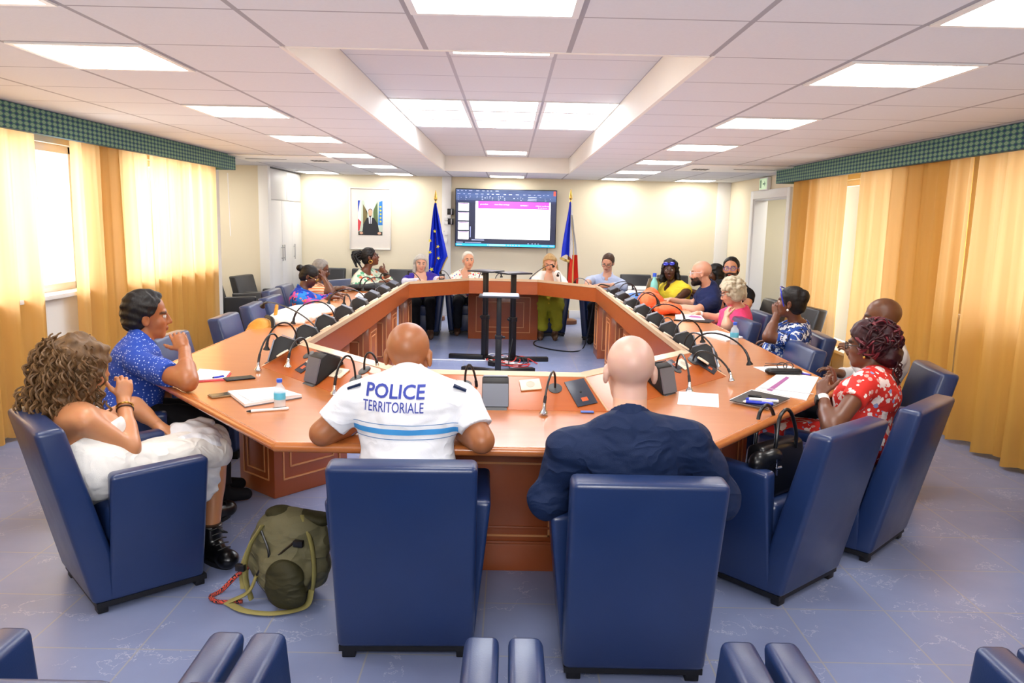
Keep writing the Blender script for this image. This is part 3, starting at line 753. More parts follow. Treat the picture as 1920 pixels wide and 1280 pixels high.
chair(2.24, 4.72, 80, 'navy leather tub armchair under the bald man in the pale grey shirt')
chair(1.74, 5.42, 90, 'empty navy leather armchair between the blue patterned blouse and the papers')
chair(2.08, 6.06, 84, 'navy leather tub armchair under the woman in the blue and white blouse')
chair(1.76, 6.88, 92, 'empty navy leather armchair behind the water bottle on the right wing')
chair(2.10, 7.50, 90, 'navy leather tub armchair under the woman in pink')
chair(2.12, 8.45, 90, 'navy leather tub armchair under the bearded man in the navy polo')
chair(2.14, 9.45, 100, 'navy leather tub armchair under the woman in yellow with sunglasses')
chair(-2.06, 4.12, -68, 'navy leather tub armchair under the man in the blue dotted shirt')
chair(-1.98, 5.28, -92, 'empty grey blue armchair just past the man in the blue dotted shirt')
chair(-1.99, 6.42, -88, 'empty grey blue armchair beside the yellow backpack')
chair(-2.06, 7.34, -86, 'empty grey blue armchair between the yellow backpack and white tote bag')
chair(-2.10, 8.03, -90, 'empty grey blue armchair just before the woman in the vivid blue blouse')
chair(-2.32, 8.80, -88, 'dark armchair under the woman in the vivid blue and pink blouse')
chair(-2.36, 9.46, -88, 'dark armchair under the grey haired person in orange stripes')
chair(-1.98, 10.25, -120, 'dark armchair under the woman in the green flowered blouse')
chair(-1.22, 11.05, 180, 'dark armchair under the woman with long grey hair at the head table')
chair(-.60, 11.25, 180, 'dark armchair under the woman with short white hair at the head table')
chair(.56, 11.25, 180, 'dark armchair under the blonde woman at the head table')
chair(1.32, 10.85, 160, 'dark armchair under the man in the pale blue shirt')
for k, x in enumerate((-1.565, -.935, -.31, .32, .95, 1.575)):
    chair(x, 1.585, 0, 'navy armchair of the row along the bottom edge, %s from the left' % ORDW[k])
chair(3.05, 3.98, 60, 'navy armchair cut off by the right edge in front of the curtain')
ca0 = make_armchair('lounge_chair', 'low black lounge chair in the alcove nearest the curtain end', 'armchair', M_blackl, 'low black lounge chairs along the walls', .98)
ca0.location = (-3.5, 10.25, 0); ca0.rotation_euler = (0, 0, -1.4)
for x, y, d, l in ((-3.42, 10.98, -100, 'black lounge chair in the alcove next to the cupboard, with the bag against it'), (-2.98, 12.75, 180, 'black lounge chair by the back wall under the portrait side, left of a pair'), (-2.36, 12.75, 180, 'black lounge chair by the back wall below the portrait'), (-1.74, 12.75, 180, 'black lounge chair by the back wall left of the blue flag'),
                   (2.1, 12.75, 180, 'black lounge chair by the back wall right of the man in pale blue'), (2.72, 12.75, 180, 'black lounge chair by the back wall behind the woman in yellow'), (2.62, 9.75, 70, 'black chair behind the right wing under the man with black hair'), (2.72, 8.95, 95, 'black chair of the second row holding the red bag'), (2.85, 8.2, 95, 'black chair of the second row near the doorway')):
    dup(ca0, (x, y, 0), math.radians(d), l)
# ------------------------------------------------------------------ people
def N(v): return V(v).normalized()
def frame(yaw, pitch=0, roll=0):      # degrees; yaw 0 looks along +y, 90 along +x
    y, p, r_ = math.radians(yaw), math.radians(pitch), math.radians(roll)
    f = V((math.sin(y)*math.cos(p), math.cos(y)*math.cos(p), math.sin(p))); r = V((math.cos(y), -math.sin(y), 0)); u = r.cross(f)
    return (r*math.cos(r_)+u*math.sin(r_)), f, (u*math.cos(r_)-r*math.sin(r_))
_t = NT('skin'); _a = _t.n('ShaderNodeAttribute', attribute_name='Col'); _o = _t.coord()
_t.p(Base_Color=_t.mix(.08, _a.outputs['Color'], _t.noise(_o, 30, 3, out='Color'), 'OVERLAY'), Roughness=.40, Specular_IOR_Level=.5, Subsurface_Weight=.0); _t.bump(_t.noise(_o, 90, 3), .08, .003); M_skin = _t.m
def fabric(name, col, rough=.75, fn=None, sheen=0, bs=.25):
    t = NT(name); o = t.coord(); c = lin(col) if fn is None else fn(t, o)
    t.p(Base_Color=c, Roughness=rough, Specular_IOR_Level=.25)
    wp = t.n('ShaderNodeVectorMath', operation='MULTIPLY_ADD'); t.t.links.new(t.noise(o, 5, 2, out='Color'), wp.inputs[0]); wp.inputs[1].default_value = (.25, .25, .25); t.t.links.new(t.mapping(o, (1, 1, 1.5)), wp.inputs[2])
    rdg = t.math('ABSOLUTE', t.math('SUBTRACT', t.noise(wp.outputs[0], 6.5, 2), .5))
    t.bump(t.math('ADD', t.math('MULTIPLY', rdg, -5.0), t.math('MULTIPLY', t.noise(o, 420, 2), .10)), bs, .014); return t.m
def hairmat(name, c1, c2, sc=60, rough=.5):
    t = NT(name); o = t.coord(); n = t.noise(t.mapping(o, (1, 1, .35)), sc, 4, .6)
    t.p(Base_Color=t.mix(n, lin(c1), lin(c2)), Roughness=rough, Specular_IOR_Level=.35); t.bump(n, .6, .006); return t.m
M_eye = mat('eye_white', '#c9beb4', .3); M_iris = mat('iris', '#20140d', .2); M_gl = mat('spectacle_frame', '#25242a', .3); M_lens = mat('sunglass_lens', '#2a2fa8', .1, .2); M_gold = mat('gold', '#d9b15a', .25, 1)
class P:
    pass
def person(label, hc, nk, pel, yaw, look, skin, arms, cloth, hair=None, sw=.185, wide=1.0, h=.008, female=False, sleeve='short', legs=None, group=None,
           beard=None, brow='#2a1a12', lip=None, eyes=True, glasses=None, neck='round', trousers=None, shoes=None, hs=1.0, scalp=None, handlen=1.0, bust=None, collar=False, hem=.10, inf=.012, wrk=.0035, noseb=1.0, armk=.03):
    """hc head centre, nk neck base, pel pelvis (world); yaw torso heading; look=(yaw,pitch,roll) of the head; arms={'L':(elbow,wrist,handdir,palm,curl),'R':...}"""
    b = P(); hc, nk, pel = V(hc), V(nk), V(pel); b.hc, b.nk, b.pel = hc, nk, pel
    u = (nk-pel).normalized(); L = (nk-pel).length; r = V((math.cos(math.radians(yaw)), -math.sin(math.radians(yaw)), 0)); r = (r-u*r.dot(u)).normalized(); f = u.cross(r)
    R3 = np.array([[r[i], f[i], u[i]] for i in range(3)]); hr, hf, hu = frame(*look); RH = np.array([[hr[i], hf[i], hu[i]] for i in range(3)])
    def H(x, y, z): return hc+(hr*x+hf*y+hu*z)*hs
    def T(x, y, z): return pel+r*x+f*y+u*z       # torso space
    root = thing('person', label, 'person', (pel.x, pel.y, 0), 0, group); org = (pel.x, pel.y, 0)
    q = L/.46
    def torso(S, i, k=.05, straps=False):
        S.ell(T(0, -.005, .03), (.172*wide+i, .125*wide+i, .12+i), R3, k)
        S.ell(T(0, .012, .17*q), (.150*wide+i, .112*wide+i, .14*q+i), R3, k)
        S.ell(T(0, .0, .33*q), (.160*wide+i, .108*wide+i, .15*q+i), R3, k)
        if not straps: S.ell(T(0, -.018, .365*q), (.150*wide+i, .088+i, .085+i), R3, k)
        bs = bust if bust is not None else (.062 if female else 0)
        if bs:
            for s in (-1, 1): S.ell(T(s*.075*wide, .085, .30*q), (bs+i, bs*.9+i, bs+i), R3, .04)
    def shoulders(S, i):
        for s in (-1, 1):
            S.cone(T(s*.02, -.012, L+.005), T(s*(sw-.03), -.012, L-.055), .050+i, .050+i, .05)
    sh = {s: T(k*sw, -.01, L-.075) for s, k in (('L', -1), ('R', 1))}
    ua = .047 if not female else .042
    ua *= (wide+1)/2
    def arm(S, s, i, t0=0, t1=2.0, kk=.025):
        e, w = V(arms[s][0]), V(arms[s][1]); S0 = sh[s]
        cu = []
        if t1 < 1: c0 = S0.lerp(e, t1); cu = [(c0, (e-S0).normalized())]
        S.cone(S0, e, ua+.004+i*(1.0), ua*.86+i*(1.35 if t1 < 1 else 1), kk, cuts=cu or None)
        if t1 > 1:
            cu = None
            if t1 < 2: c0 = e.lerp(w, t1-1); cu = [(c0, (w-e).normalized())]
            S.cone(e, w, ua*.86+i, .029*(ua/.047)**.5+i*1.1, kk, cuts=cu)
            if i == 0: S.cone(e.lerp(w, .12), e.lerp(w, .42), ua*.9, ua*.8, .03)
    hips = {s: T(k*.09, .02, .0) for s, k in (('L', -1), ('R', 1))}
    if legs is None:
        F0 = V((math.sin(math.radians(yaw)), math.cos(math.radians(yaw)), 0)); R0 = V((F0.y, -F0.x, 0)); legs = {}
        for s, k in (('L', -1), ('R', 1)):
            kn = V((pel.x, pel.y, .49))+F0*.42+R0*k*.10; an = V((kn.x, kn.y, .09))+F0*.02; legs[s] = (kn, an)
    def leg(S, s, i, t1=2.0, kk=.03, th=.082):
        kn, an = V(legs[s][0]), V(legs[s][1])
        S.cone(hips[s], kn, th*wide**.5+i, .056+i, kk)
        if t1 > 1:
            cu = [(kn.lerp(an, t1-1), (an-kn).normalized())] if t1 < 2 else None
            S.cone(kn, an, .054+i, .036+i*1.6, kk, cuts=cu)
            if i == 0: S.ell(kn.lerp(an, .3)-V((f.x, f.y, 0))*.012, (.05, .05, .1), None, .03)
    # ---- body
    S = SDF(h); torso(S, 0); shoulders(S, 0)
    S.cone(nk-u*.03, hc-hu*.06*hs-hf*.02*hs, .058 if not female else .052, .053*hs if not female else .047*hs, .03)
    for s in 'LR':
        arm(S, s, 0, t1=1.92); leg(S, s, 0)
        kn, an = V(legs[s][0]), V(legs[s][1]); fd = N((f.x, f.y, 0)) if len(legs[s]) < 3 else N(legs[s][2])
        S.cone(an-V((0, 0, .045)), an+fd*.13-V((0, 0, .062)), .036, .026, .02)
    def he(c, rr, k=.018, mode='u'): S.ell(H(*c), tuple(x*hs for x in rr), RH, k*hs, mode)
    he((0, -.012, .035), (.074, .093, .083)); he((0, .03, -.03), (.060, .060, .082)); he((0, .036, -.072), (.046, .046, .036)); he((0, .066, -.098), (.018, .014, .014))
    S.cone(H(-.034, .078, .024), H(.034, .078, .024), .010*hs, .010*hs, .012)
    S.cone(H(0, .090, .008), H(0, .104*noseb, -.028), .007*hs, .011*hs, .012)
    for s in (-1, 1):
        he((s*.011*noseb, .093, -.033), (.009*noseb, .009, .008), .008); he((s*.038, .06, -.025), (.022, .020, .024))
        he((s*.031, .098, .004), (.014, .013, .009), .008, 's'); he((s*.077, -.006, -.006), (.011, .019, .031), .006)
        he((s*.083, .001, -.006), (.005, .010, .018), .005, 's')
    he((0, .087, -.056), (.022, .010, .006), .006); he((0, .085, -.067), (.019, .010, .007), .006)
    sk = np.array(lin(skin)[:3]); bc = np.array(lin(beard)[:3]) if beard else None; brc = np.array(lin(brow)[:3]); lp = np.array(lin(lip)[:3]) if lip else sk*np.array([.74, .38, .38])
    sc = np.array(lin(scalp)[:3]) if scalp else None
    M33 = RH/hs
    def col(Pw):
        l = (Pw-np.array(hc))@M33; c = np.tile(sk, (len(Pw), 1)); x, y, z = l.T; inh = (np.abs(z) < .14) & (np.abs(x) < .1) & (y > -.12) & (y < .125)
        def put(mk, cc, a): c[mk] = c[mk]*(1-a)+np.array(cc)*a
        face = inh & (y > .045)
        put(inh & (y > .05) & (z < .01) & (z > -.045) & (np.abs(x) > .022), sk*np.array([1.08, .92, .9]), .6)
        if beard is not None:
            put(inh & (y > -.005) & (z < -.035-.0*x) & (z < -.01-.45*(y-.0)) & (z > -.13), bc, .9)
            put(inh & (y > .075) & (z < -.040) & (z > -.052) & (np.abs(x) < .032), bc, .9)
        put(face & (((x/.024)**2+((z+.0615)/.0115)**2) < 1) & (y > .078), lp, .85)
        put(face & (np.abs(z+.0612) < .0022) & (np.abs(x) < .022) & (y > .078), lp*.35, .8)
        put(face & (np.abs(z-.028+.25*np.abs(np.abs(x)-.03)) < .0055) & (np.abs(x) > .012) & (np.abs(x) < .052), brc, .85)
        put(face & ((((np.abs(x)-.031)/.016)**2+((z-.004)/.010)**2) < 1) & (y > .05), sk*.38, .7)
        if sc is not None:
            put(inh & (z > .052-(.085-y)*1.6) & (z > -.075), sc, .55)
        return c
    body = S.mesh('body', M_skin, root, org, col)
    # ---- hands, finer, part of the body figure
    hm = []
    for s in 'LR':
        e, w = V(arms[s][0]), V(arms[s][1]); hd_ = N(arms[s][2]); pn = V(arms[s][3]); pn = (pn-hd_*pn.dot(hd_)).normalized(); cl = arms[s][4]
        tt = pn.cross(hd_)*(-1 if s == 'R' else 1); Sg = SDF(.0032 if h < .007 else .0038); g = .92*handlen*(.92 if female else 1)
        fd = (w-e).normalized(); Sg.cone(w-fd*.07, w, .032*(ua/.047)**.5, .028*(ua/.047)**.5, .01); Sg.cone(w, w+hd_*.035*g, .026*g, .026*g, .02, sq=(pn, 1.4))
        RP = np.array([[tt[i], hd_[i], pn[i]] for i in range(3)]); Sg.ell(w+hd_*.052*g, (.042*g, .050*g, .017*g), RP, .015)
        cls = cl if isinstance(cl, (list, tuple)) else [cl]*4
        for j, (o_, le, c_) in enumerate(zip((.031, .0105, -.010, -.030), (.070, .080, .074, .057), cls)):
            p = w+hd_*(.088-.006*abs(j-1.2))*g+tt*o_*g; ang = .15*c_; rr = .0095*g
            Sg.cone(p-hd_*.035*g, p, .011*g, rr, .006)
            sp = tt*((1.3-j)*.05)
            for sg, frac in enumerate((.45, .31, .24)):
                ang += c_*(.5 if sg == 0 else .95); d = (hd_*math.cos(ang)+pn*math.sin(ang)+sp).normalized(); p2 = p+d*le*frac*g
                Sg.cone(p, p2, rr, rr*.9, .004); p = p2; rr *= .9
        p = w+hd_*.022*g+tt*.026*g; d = (hd_*.62+tt*.72+pn*.3).normalized()
        for sg, le in enumerate((.046, .034, .028)):
            p2 = p+d*le*g; Sg.cone(p, p2, (.0135-.002*sg)*g, (.0115-.002*sg)*g, .008); p = p2; d = (d+hd_*.35+pn*.25*(1 if np.mean(cls) > .3 else .2)).normalized()
        palm = sk*np.array([1.05, 1.0, .95])
        ho = Sg.mesh('hand', M_skin, None, org, lambda Pw: np.tile(sk, (len(Pw), 1))); hm.append(ho)
    # join the hands into the body mesh so the figure stays one mesh
    bm = bmesh.new(); bm.from_mesh(body.data)
    for ho in hm:
        bm.from_mesh(ho.data); d_ = ho.data; bpy.data.objects.remove(ho); bpy.data.meshes.remove(d_)
    bm.to_mesh(body.data); bm.free()
    # ---- eyes
    if eyes:
        for s in (-1, 1):
            e_ = MB(); c = H(s*.031, .0748, .004); Me = basis(c, hr, hf, hu); e_.ball((0, 0, 0), .0122*hs, 14, Me); e_.cur = 1
            e_.ball((0, .0052*hs, 0), .0078*hs, 12, Me); e_.v = [(x-org[0], y-org[1], z) for x, y, z in e_.v]; e_.obj('eye', [M_eye, M_iris], root)
    # ---- clothes
    b.__dict__.update(dict(root=root, org=org, H=H, T=T, u=u, r=r, f=f, hr=hr, hf=hf, hu=hu, RH=RH, R3=R3, L=L, q=q, sh=sh, arms=arms, legs=legs, hs=hs, hips=hips, h=h, skin=sk, sw=sw))
    S = SDF(h); straps = sleeve in ('none', 'straps'); torso(S, inf, straps=(sleeve == 'straps')); 
    if sleeve != 'straps': shoulders(S, inf*.8)
    t1 = {'short': .66, 'long': 1.9, 'three': 1.45, 'none': .12, 'cap': .35, 'straps': 0}[sleeve]
    if t1:
        for s in 'LR': arm(S, s, inf*(1.0 if sleeve != 'none' else .6), t1=t1, kk=armk)
    if hem < 0:      # dress: skirt over the thighs
        for s in 'LR': leg(S, s, inf+.010, 1.0, .05)
        S.cone(V(hips['L']).lerp(hips['R'], .5), V(legs['L'][0]).lerp(V(legs['R'][0]), .5),   .085, .075, .06)
    if neck == 'round': S.ell(T(0, .03, L+.045), (.075, .075, .075) if not collar else (.062, .062, .06), R3, .008, 's')
    elif neck == 'deep': S.ell(T(0, .07, L-.0), (.09, .10, .12), R3, .01, 's'); S.ell(T(0, .0, L+.05), (.085, .1, .07), R3, .01, 's')
    elif neck == 'vee':
        S.ell(T(0, .03, L+.045), (.07, .07, .07), R3, .008, 's'); S.cone(T(0, .10, L-.02), T(0, .14, L-.14), .05, .005, .01, 's')
    elif neck == 'back': S.ell(T(0, -.02, L+.02), (.10, .16, .10), R3, .012, 's')
    elif neck == 'strap':
        S.cut(T(0, -.08, L-.15), (u*.94-f*.34).normalized()); 
    if hem > 0: S.cut(T(0, 0, -.03), -u)
    S.disp(lambda Pw: wr(Pw, wrk*.6, 26, int(abs(hc.x)*1000))+folds(Pw, wrk*1.1, int(abs(hc.x)*997)))
    b.shirt = S.mesh('shirt' if hem > 0 else 'dress', cloth, root, org)
    if collar:
        nd = (hc-hu*.06*hs-nk).normalized(); ck = 1.0+(wide-1)*.3; Sc = SDF(min(h, .006)); p0 = nk-u*.045; 
        Sc.cone(p0, nk+nd*.075, .098*ck, .0765*ck, .01, cuts=[(nk+nd*.068-f*.03, (nd*.93+f*.42).normalized())])
        Sc.cone(nk+nd*.035, nk+nd*.12, .058*ck, .058*ck, .004, 's'); Sc.ell(T(0, .085, L+.02), (.026, .05, .08), R3, .006, 's')
        Sc.mesh('collar', cloth, root, org)
    if beard:
        Sb = SDF(min(h, .006)); 
        for c_, r_ in (((0, .03, -.068), (.055, .058, .050)), ((0, .066, -.098), (.03, .028, .026))): Sb.ell(H(*c_), tuple(x*hs for x in r_), RH, .02)
        Sb.cone(H(-.03, .088, -.050), H(.03, .088, -.050), .010*hs, .010*hs, .012); Sb.ell(H(0, .095, -.062), (.020*hs, .02*hs, .0085*hs), RH, .004, 's')
        Sb.cut(H(0, .06, -.045), (hu*.9+hf*.45).normalized()) if False else Sb.ell(H(0, .05, -.005), (.075*hs, .07*hs, .040*hs), RH, .008, 's'); Sb.cut(H(0, -.01, -.03), -hf)
        Sb.disp(lambda Pw: wr(Pw, .002, 120, 4)); Sb.mesh('beard', hairmat('beard_'+beard[1:], beard, '#2a211c'), root, org)
    if trousers:
        S = SDF(h); S.ell(T(0, -.005, .03), (.172*wide+.014, .125*wide+.014, .11), R3, .04); 
        for s in 'LR': leg(S, s, .013, 1.93)
        S.cut((pel.x, pel.y, pel.z+.12), (0, 0, 1)); S.disp(lambda Pw: wr(Pw, .004, 24, 3)); S.mesh('trousers', trousers, root, org)
    if shoes:
        for s in 'LR':
            kn, an = V(legs[s][0]), V(legs[s][1]); fd = N((f.x, f.y, 0)) if len(legs[s]) < 3 else N(legs[s][2]); S = SDF(.006)
            S.cone(an-V((0, 0, .035))-fd*.02, an+fd*.13-V((0, 0, .052)), .046, .034, .03); S.cone(an-V((0, 0, .04)), an+V((0, 0, .0)), .044, .045, .02)
            S.cut((0, 0, .004), (0, 0, -1)); S.mesh('shoe', shoes, root, org)
    if glasses:
        g = MB(); m_ = glasses
        for s in (-1, 1):
            ring_ = [H(s*.033+.026*math.cos(a)*1.0, .101-.006*abs(math.cos(a)), .003+.019*math.sin(a)) for a in [2*PI*k/16 for k in range(16)]]
            g.tube(ring_, .0024, 6, closed=True); g.tube([H(s*.059, .096, .008), H(s*.076, .05, .010), H(s*.082, -.005, .008)], .0022, 6)
        g.tube([H(-.008, .107, .008), H(0, .11, .011), H(.008, .107, .008)], .0022, 6)
        g.v = [(x-org[0], y-org[1], z) for x, y, z in g.v]; g.obj('glasses', m_, root)
    if hair: hair(b)
    return b
def folds(P_, amp, seed):
    r_ = np.random.RandomState(seed); d = np.zeros(len(P_))
    for i in range(4):
        k = r_.normal(size=3)*np.array([13, 13, 22]); w = P_@k+1.6*np.sin(P_@(r_.normal(size=3)*9)+r_.uniform(0, 6)); m_ = .5+.5*np.sin(P_@(r_.normal(size=3)*8)+r_.uniform(0, 6)); d += m_*(.5-np.abs(np.sin(w*.5)))
    return amp*d
# hair builders (head space)
def _he(S, b, c, rr, k=.02, mode='u'): S.ell(b.H(*c), tuple(x*b.hs for x in rr), b.RH, k, mode)
def capcut(S, b, z0=.062, sl=1.6, yb=.085):
    n = (b.hu*(-1)+b.hf*(sl)).normalized()      # remove face side
    S.cut(b.H(0, yb, z0), n, .01)
def cap(S, b, i=.012, back=True):
    _he(S, b, (0, -.014, .037), (.074+i, .093+i, .083+i))
    if back: _he(S, b, (0, -.045, -.015), (.066+i, .062+i*.8, .075))
def fin(S, b, m_, amp=.004, fr=60, name='hair'):
    if amp: S.disp(lambda P_: wr(P_, amp, fr, 5))
    return S.mesh(name, m_, b.root, b.org)
def short(m_, i=.007, amp=.003, z0=.088, sl=1.9, fr=70):
    def fn(b):
        S = SDF(min(b.h, .006)); cap(S, b, i); capcut(S, b, z0, sl, .062); fin(S, b, m_, amp, fr)
    return fn
def add_world(b, mb, name, m_):
    mb.v = [(x-b.org[0], y-b.org[1], z) for x, y, z in mb.v]; return mb.obj(name, m_, b.root)
def bunned(m_, c=(0, -.13, .03), rr=(.035, .03, .035), amp=.002):
    def fn(b):
        S = SDF(min(b.h, .006)); cap(S, b, .008); capcut(S, b, .066, 1.55); _he(S, b, c, rr, .01); fin(S, b, m_, amp, 80)
    return fn
def longh(m_, ln=.16, i=.016, amp=.004, part=0, wid=.0, z0=.070, sl=1.1):
    def fn(b):
        S = SDF(min(b.h, .006)); cap(S, b, i); capcut(S, b, z0, sl)
        for s in (-1, 1):
            S.cone(b.H(s*.070, -.02, .03), b.H(s*(.082+wid), -.005, -ln), .024*b.hs, .028*b.hs, .03)
            S.cone(b.H(s*.045, -.06, .03), b.H(s*(.06+wid), -.055, -ln), .04*b.hs, .035*b.hs, .03)
        S.cone(b.H(0, -.07, .0), b.H(0, -.075, -ln), .045, .04, .03)
        fin(S, b, m_, amp, 55)
    return fn
# ------------------------------------------------------------------ the people of the meeting
M_white_sh = fabric('white_cotton', '#eceef4', .8, bs=.35); M_navy_sh = fabric('navy_cotton', '#14264a', .7, bs=.8); M_black_c = fabric('black_cloth', '#121217', .8); M_darkgrey = fabric('dark_trousers', '#22252c', .8)
M_blackhair = hairmat('black_hair', '#07060a', '#1d1815'); M_greyhair = hairmat('grey_hair', '#8f8982', '#d8d2c8'); M_whitehair = hairmat('white_hair', '#cfc6b6', '#f0e8da', 90)
M_brownhair = hairmat('brown_curls', '#33200f', '#8a6844', 45); M_blond = hairmat('blonde_hair', '#8e6a3c', '#d6b277'); M_greyblond = hairmat('grey_blonde_curls', '#8d8068', '#d9cfb4', 40); M_burg = hairmat('burgundy_braids', '#0c0406', '#45101c', 40); M_shortbrown = hairmat('brown_hair', '#2c1c14', '#5a4030')
def pat(name, base, spots, scale=14, rough=.75):
    """flowing print: each (colour, scale, threshold) laid over the last"""
    def fn(t, o):
        c = lin(base); wv = t.noise(o, scale*.5, 2, out='Color')
        vv = t.n('ShaderNodeVectorMath', operation='MULTIPLY_ADD'); t.t.links.new(wv, vv.inputs[0]); vv.inputs[1].default_value = (.12, .12, .12); t.t.links.new(o, vv.inputs[2])
        for k, (cc, sc, th) in enumerate(spots):
            n = t.noise(t.mapping(vv.outputs[0], loc=(k*3.7, k*1.9, k*5.1)), sc, 2, .5)
            c = t.mix(t.math('GREATER_THAN', n, th), c, lin(cc))
        return c
    return fabric(name, base, rough, fn)
def dots(name, base, dotc, sc, rad):
    def fn(t, o): return t.mix(t.math('LESS_THAN', t.vor(o, sc, rnd=.5), rad), lin(base), lin(dotc))
    return fabric(name, base, .75, fn)
def flowers(name, base, cols, sc=17):
    def fn(t, o):
        c = lin(base)
        nz = t.noise(o, 55, 2)
        for k, (cc, s_, r_) in enumerate(cols):
            d = t.math('ADD', t.vor(t.mapping(o, loc=(k*2.3, k*4.1, k)), s_), t.math('MULTIPLY', t.math('SUBTRACT', nz, .5), .35))
            c = t.mix(t.math('LESS_THAN', d, r_), c, lin(cc))
        return c
    return fabric(name, base, .75, fn)
def stripes(name, c1, c2, n=150, ax=2):
    def fn(t, o):
        s = t.n('ShaderNodeSeparateXYZ'); t.t.links.new(o, s.inputs[0]); return t.mix(t.math('GREATER_THAN', t.math('SINE', t.math('MULTIPLY', t.math('ADD', s.outputs[ax], t.math('MULTIPLY', s.outputs[1], .5)), n)), .1), lin(c1), lin(c2))
    return fabric(name, c1, .75, fn)
DOWN = (0, 0, -1)
def wl(x, y, z): return V((x, y, z))

# --- two men with their backs to the camera
b = person('person with a bald head in a white police shirt, seen from behind', at(766, 667, 3.0), at(768, 718, 2.92), (-.37, 2.79, .52), 2, (4, -8, 0), '#a2653f',
    {'L': (atz(604, 812, .795), (-.50, 3.24, .80), (.9, .5, 0), DOWN, .25), 'R': (atz(903, 826, .80), (-.30, 3.22, .80), (-.9, .4, 0), DOWN, .25)},
    M_white_sh, sw=.215, wide=1.12, h=.0052, hs=1.1, trousers=M_navy_sh, shoes=M_black_c, collar=True, inf=.013, wrk=.004, hem=.1)
NB = b
def project_back(b, mb_or_mesh, name, m_, flat=None):
    pass
# lettering and stripes laid on the back of the shirt
def shirt_bvh(b):
    me = b.shirt.data; return BVHTree.FromPolygons([tuple(v.co+V(b.org)) for v in me.vertices], [tuple(p.vertices) for p in me.polygons])
bv = shirt_bvh(b)
def onback(x, z, off=.003):
    o_ = b.T(x, -.6, 0); o_ = V((b.pel.x+x, b.pel.y-.6, z)); hit, n_, *_ = bv.ray_cast(o_, V((0, 1, 0)))
    if hit is None: return V((o_.x, b.pel.y, z))
    return hit+n_*off
def letters(txt, x0, x1, z, hgt, m_, bold=0):
    cu = bpy.data.curves.new('t', 'FONT'); cu.body = txt; cu.size = 1; cu.offset = bold; cu.resolution_u = 3; to = bpy.data.objects.new('t', cu); C.objects.link(to)
    dg = bpy.context.evaluated_depsgraph_get(); me = bpy.data.meshes.new_from_object(to.evaluated_get(dg)); bpy.data.objects.remove(to)
    xs = [v.co.x for v in me.vertices]; ys = [v.co.y for v in me.vertices]; a, e = min(xs), max(xs); l, h_ = min(ys), max(ys)
    bm = bmesh.new(); bm.from_mesh(me); bmesh.ops.triangulate(bm, faces=bm.faces)
    for _ in range(3):
        es = [q for q in bm.edges if q.calc_length() > .10]
        if not es: break
        bmesh.ops.subdivide_edges(bm, edges=es, cuts=1); bmesh.ops.triangulate(bm, faces=bm.faces)
    for v in bm.verts:
        p = onback(x0+(x1-x0)*(v.co.x-a)/(e-a), z+hgt*(v.co.y-l)/(h_-l)); v.co = p-V(b.org)
    bm.to_mesh(me); bm.free(); me.materials.clear(); me.materials.append(m_); me.name = 'lettering'; return link('lettering', me, b.root)
M_letter = mat('police_blue', '#2f3f9e', .7)
letters('POLICE', -.145, .072, .955, .046, M_letter, .022); letters('TERRITORIALE', -.155, .070, .908, .037, M_letter, .006)
for nm, z0, z1, c_ in (('stripe', .830, .850, '#3d97dc'), ('stripe', .864, .8664, '#4a7fb8'), ('stripe', .812, .8146, '#4a7fb8')):
    mb = MB(); mb.surf([[onback(x, z, .0025)-V(b.org) for z in (z0, (z0+z1)/2, z1)] for x in [-.195+.39*k/40 for k in range(41)]]); mb.obj(nm, mat('stripe_'+c_[1:], c_, .7), b.root)
for s in (-1, 1):
    k_ = 'L' if s < 0 else 'R'; p0 = b.sh[k_]; mb = MB(); mb.box((-.025, -.055, 0), (.025, .055, .008), basis(p0+V((-s*.02, 0, .066)), V((1, 0, -s*.35)).normalized(), V((0, 1, 0)), V((s*.35, 0, 1)).normalized())); add_world(b, mb, 'epaulette', M_navy_sh)

b = person('person with a shaved head in a dark navy shirt, seen from behind at centre right', at(1181, 698, 2.74), at(1179, 800, 2.645), (.46, 2.74, .50), 0, (0, -4, 0), '#e0ae94',
    {'L': ((.155, 2.68, .63), (.30, 2.96, .70), (.5, .8, 0), DOWN, .3), 'R': ((.775, 2.70, .63), (.62, 3.0, .72), (-.5, .8, 0), DOWN, .3)},
    M_navy_sh, sw=.225, wide=1.12, h=.0052, hs=1.12, trousers=M_black_c, shoes=M_black_c, collar=True, sleeve='three', inf=.012, wrk=.009, armk=.06, hem=.1, scalp='#cdaaa0')

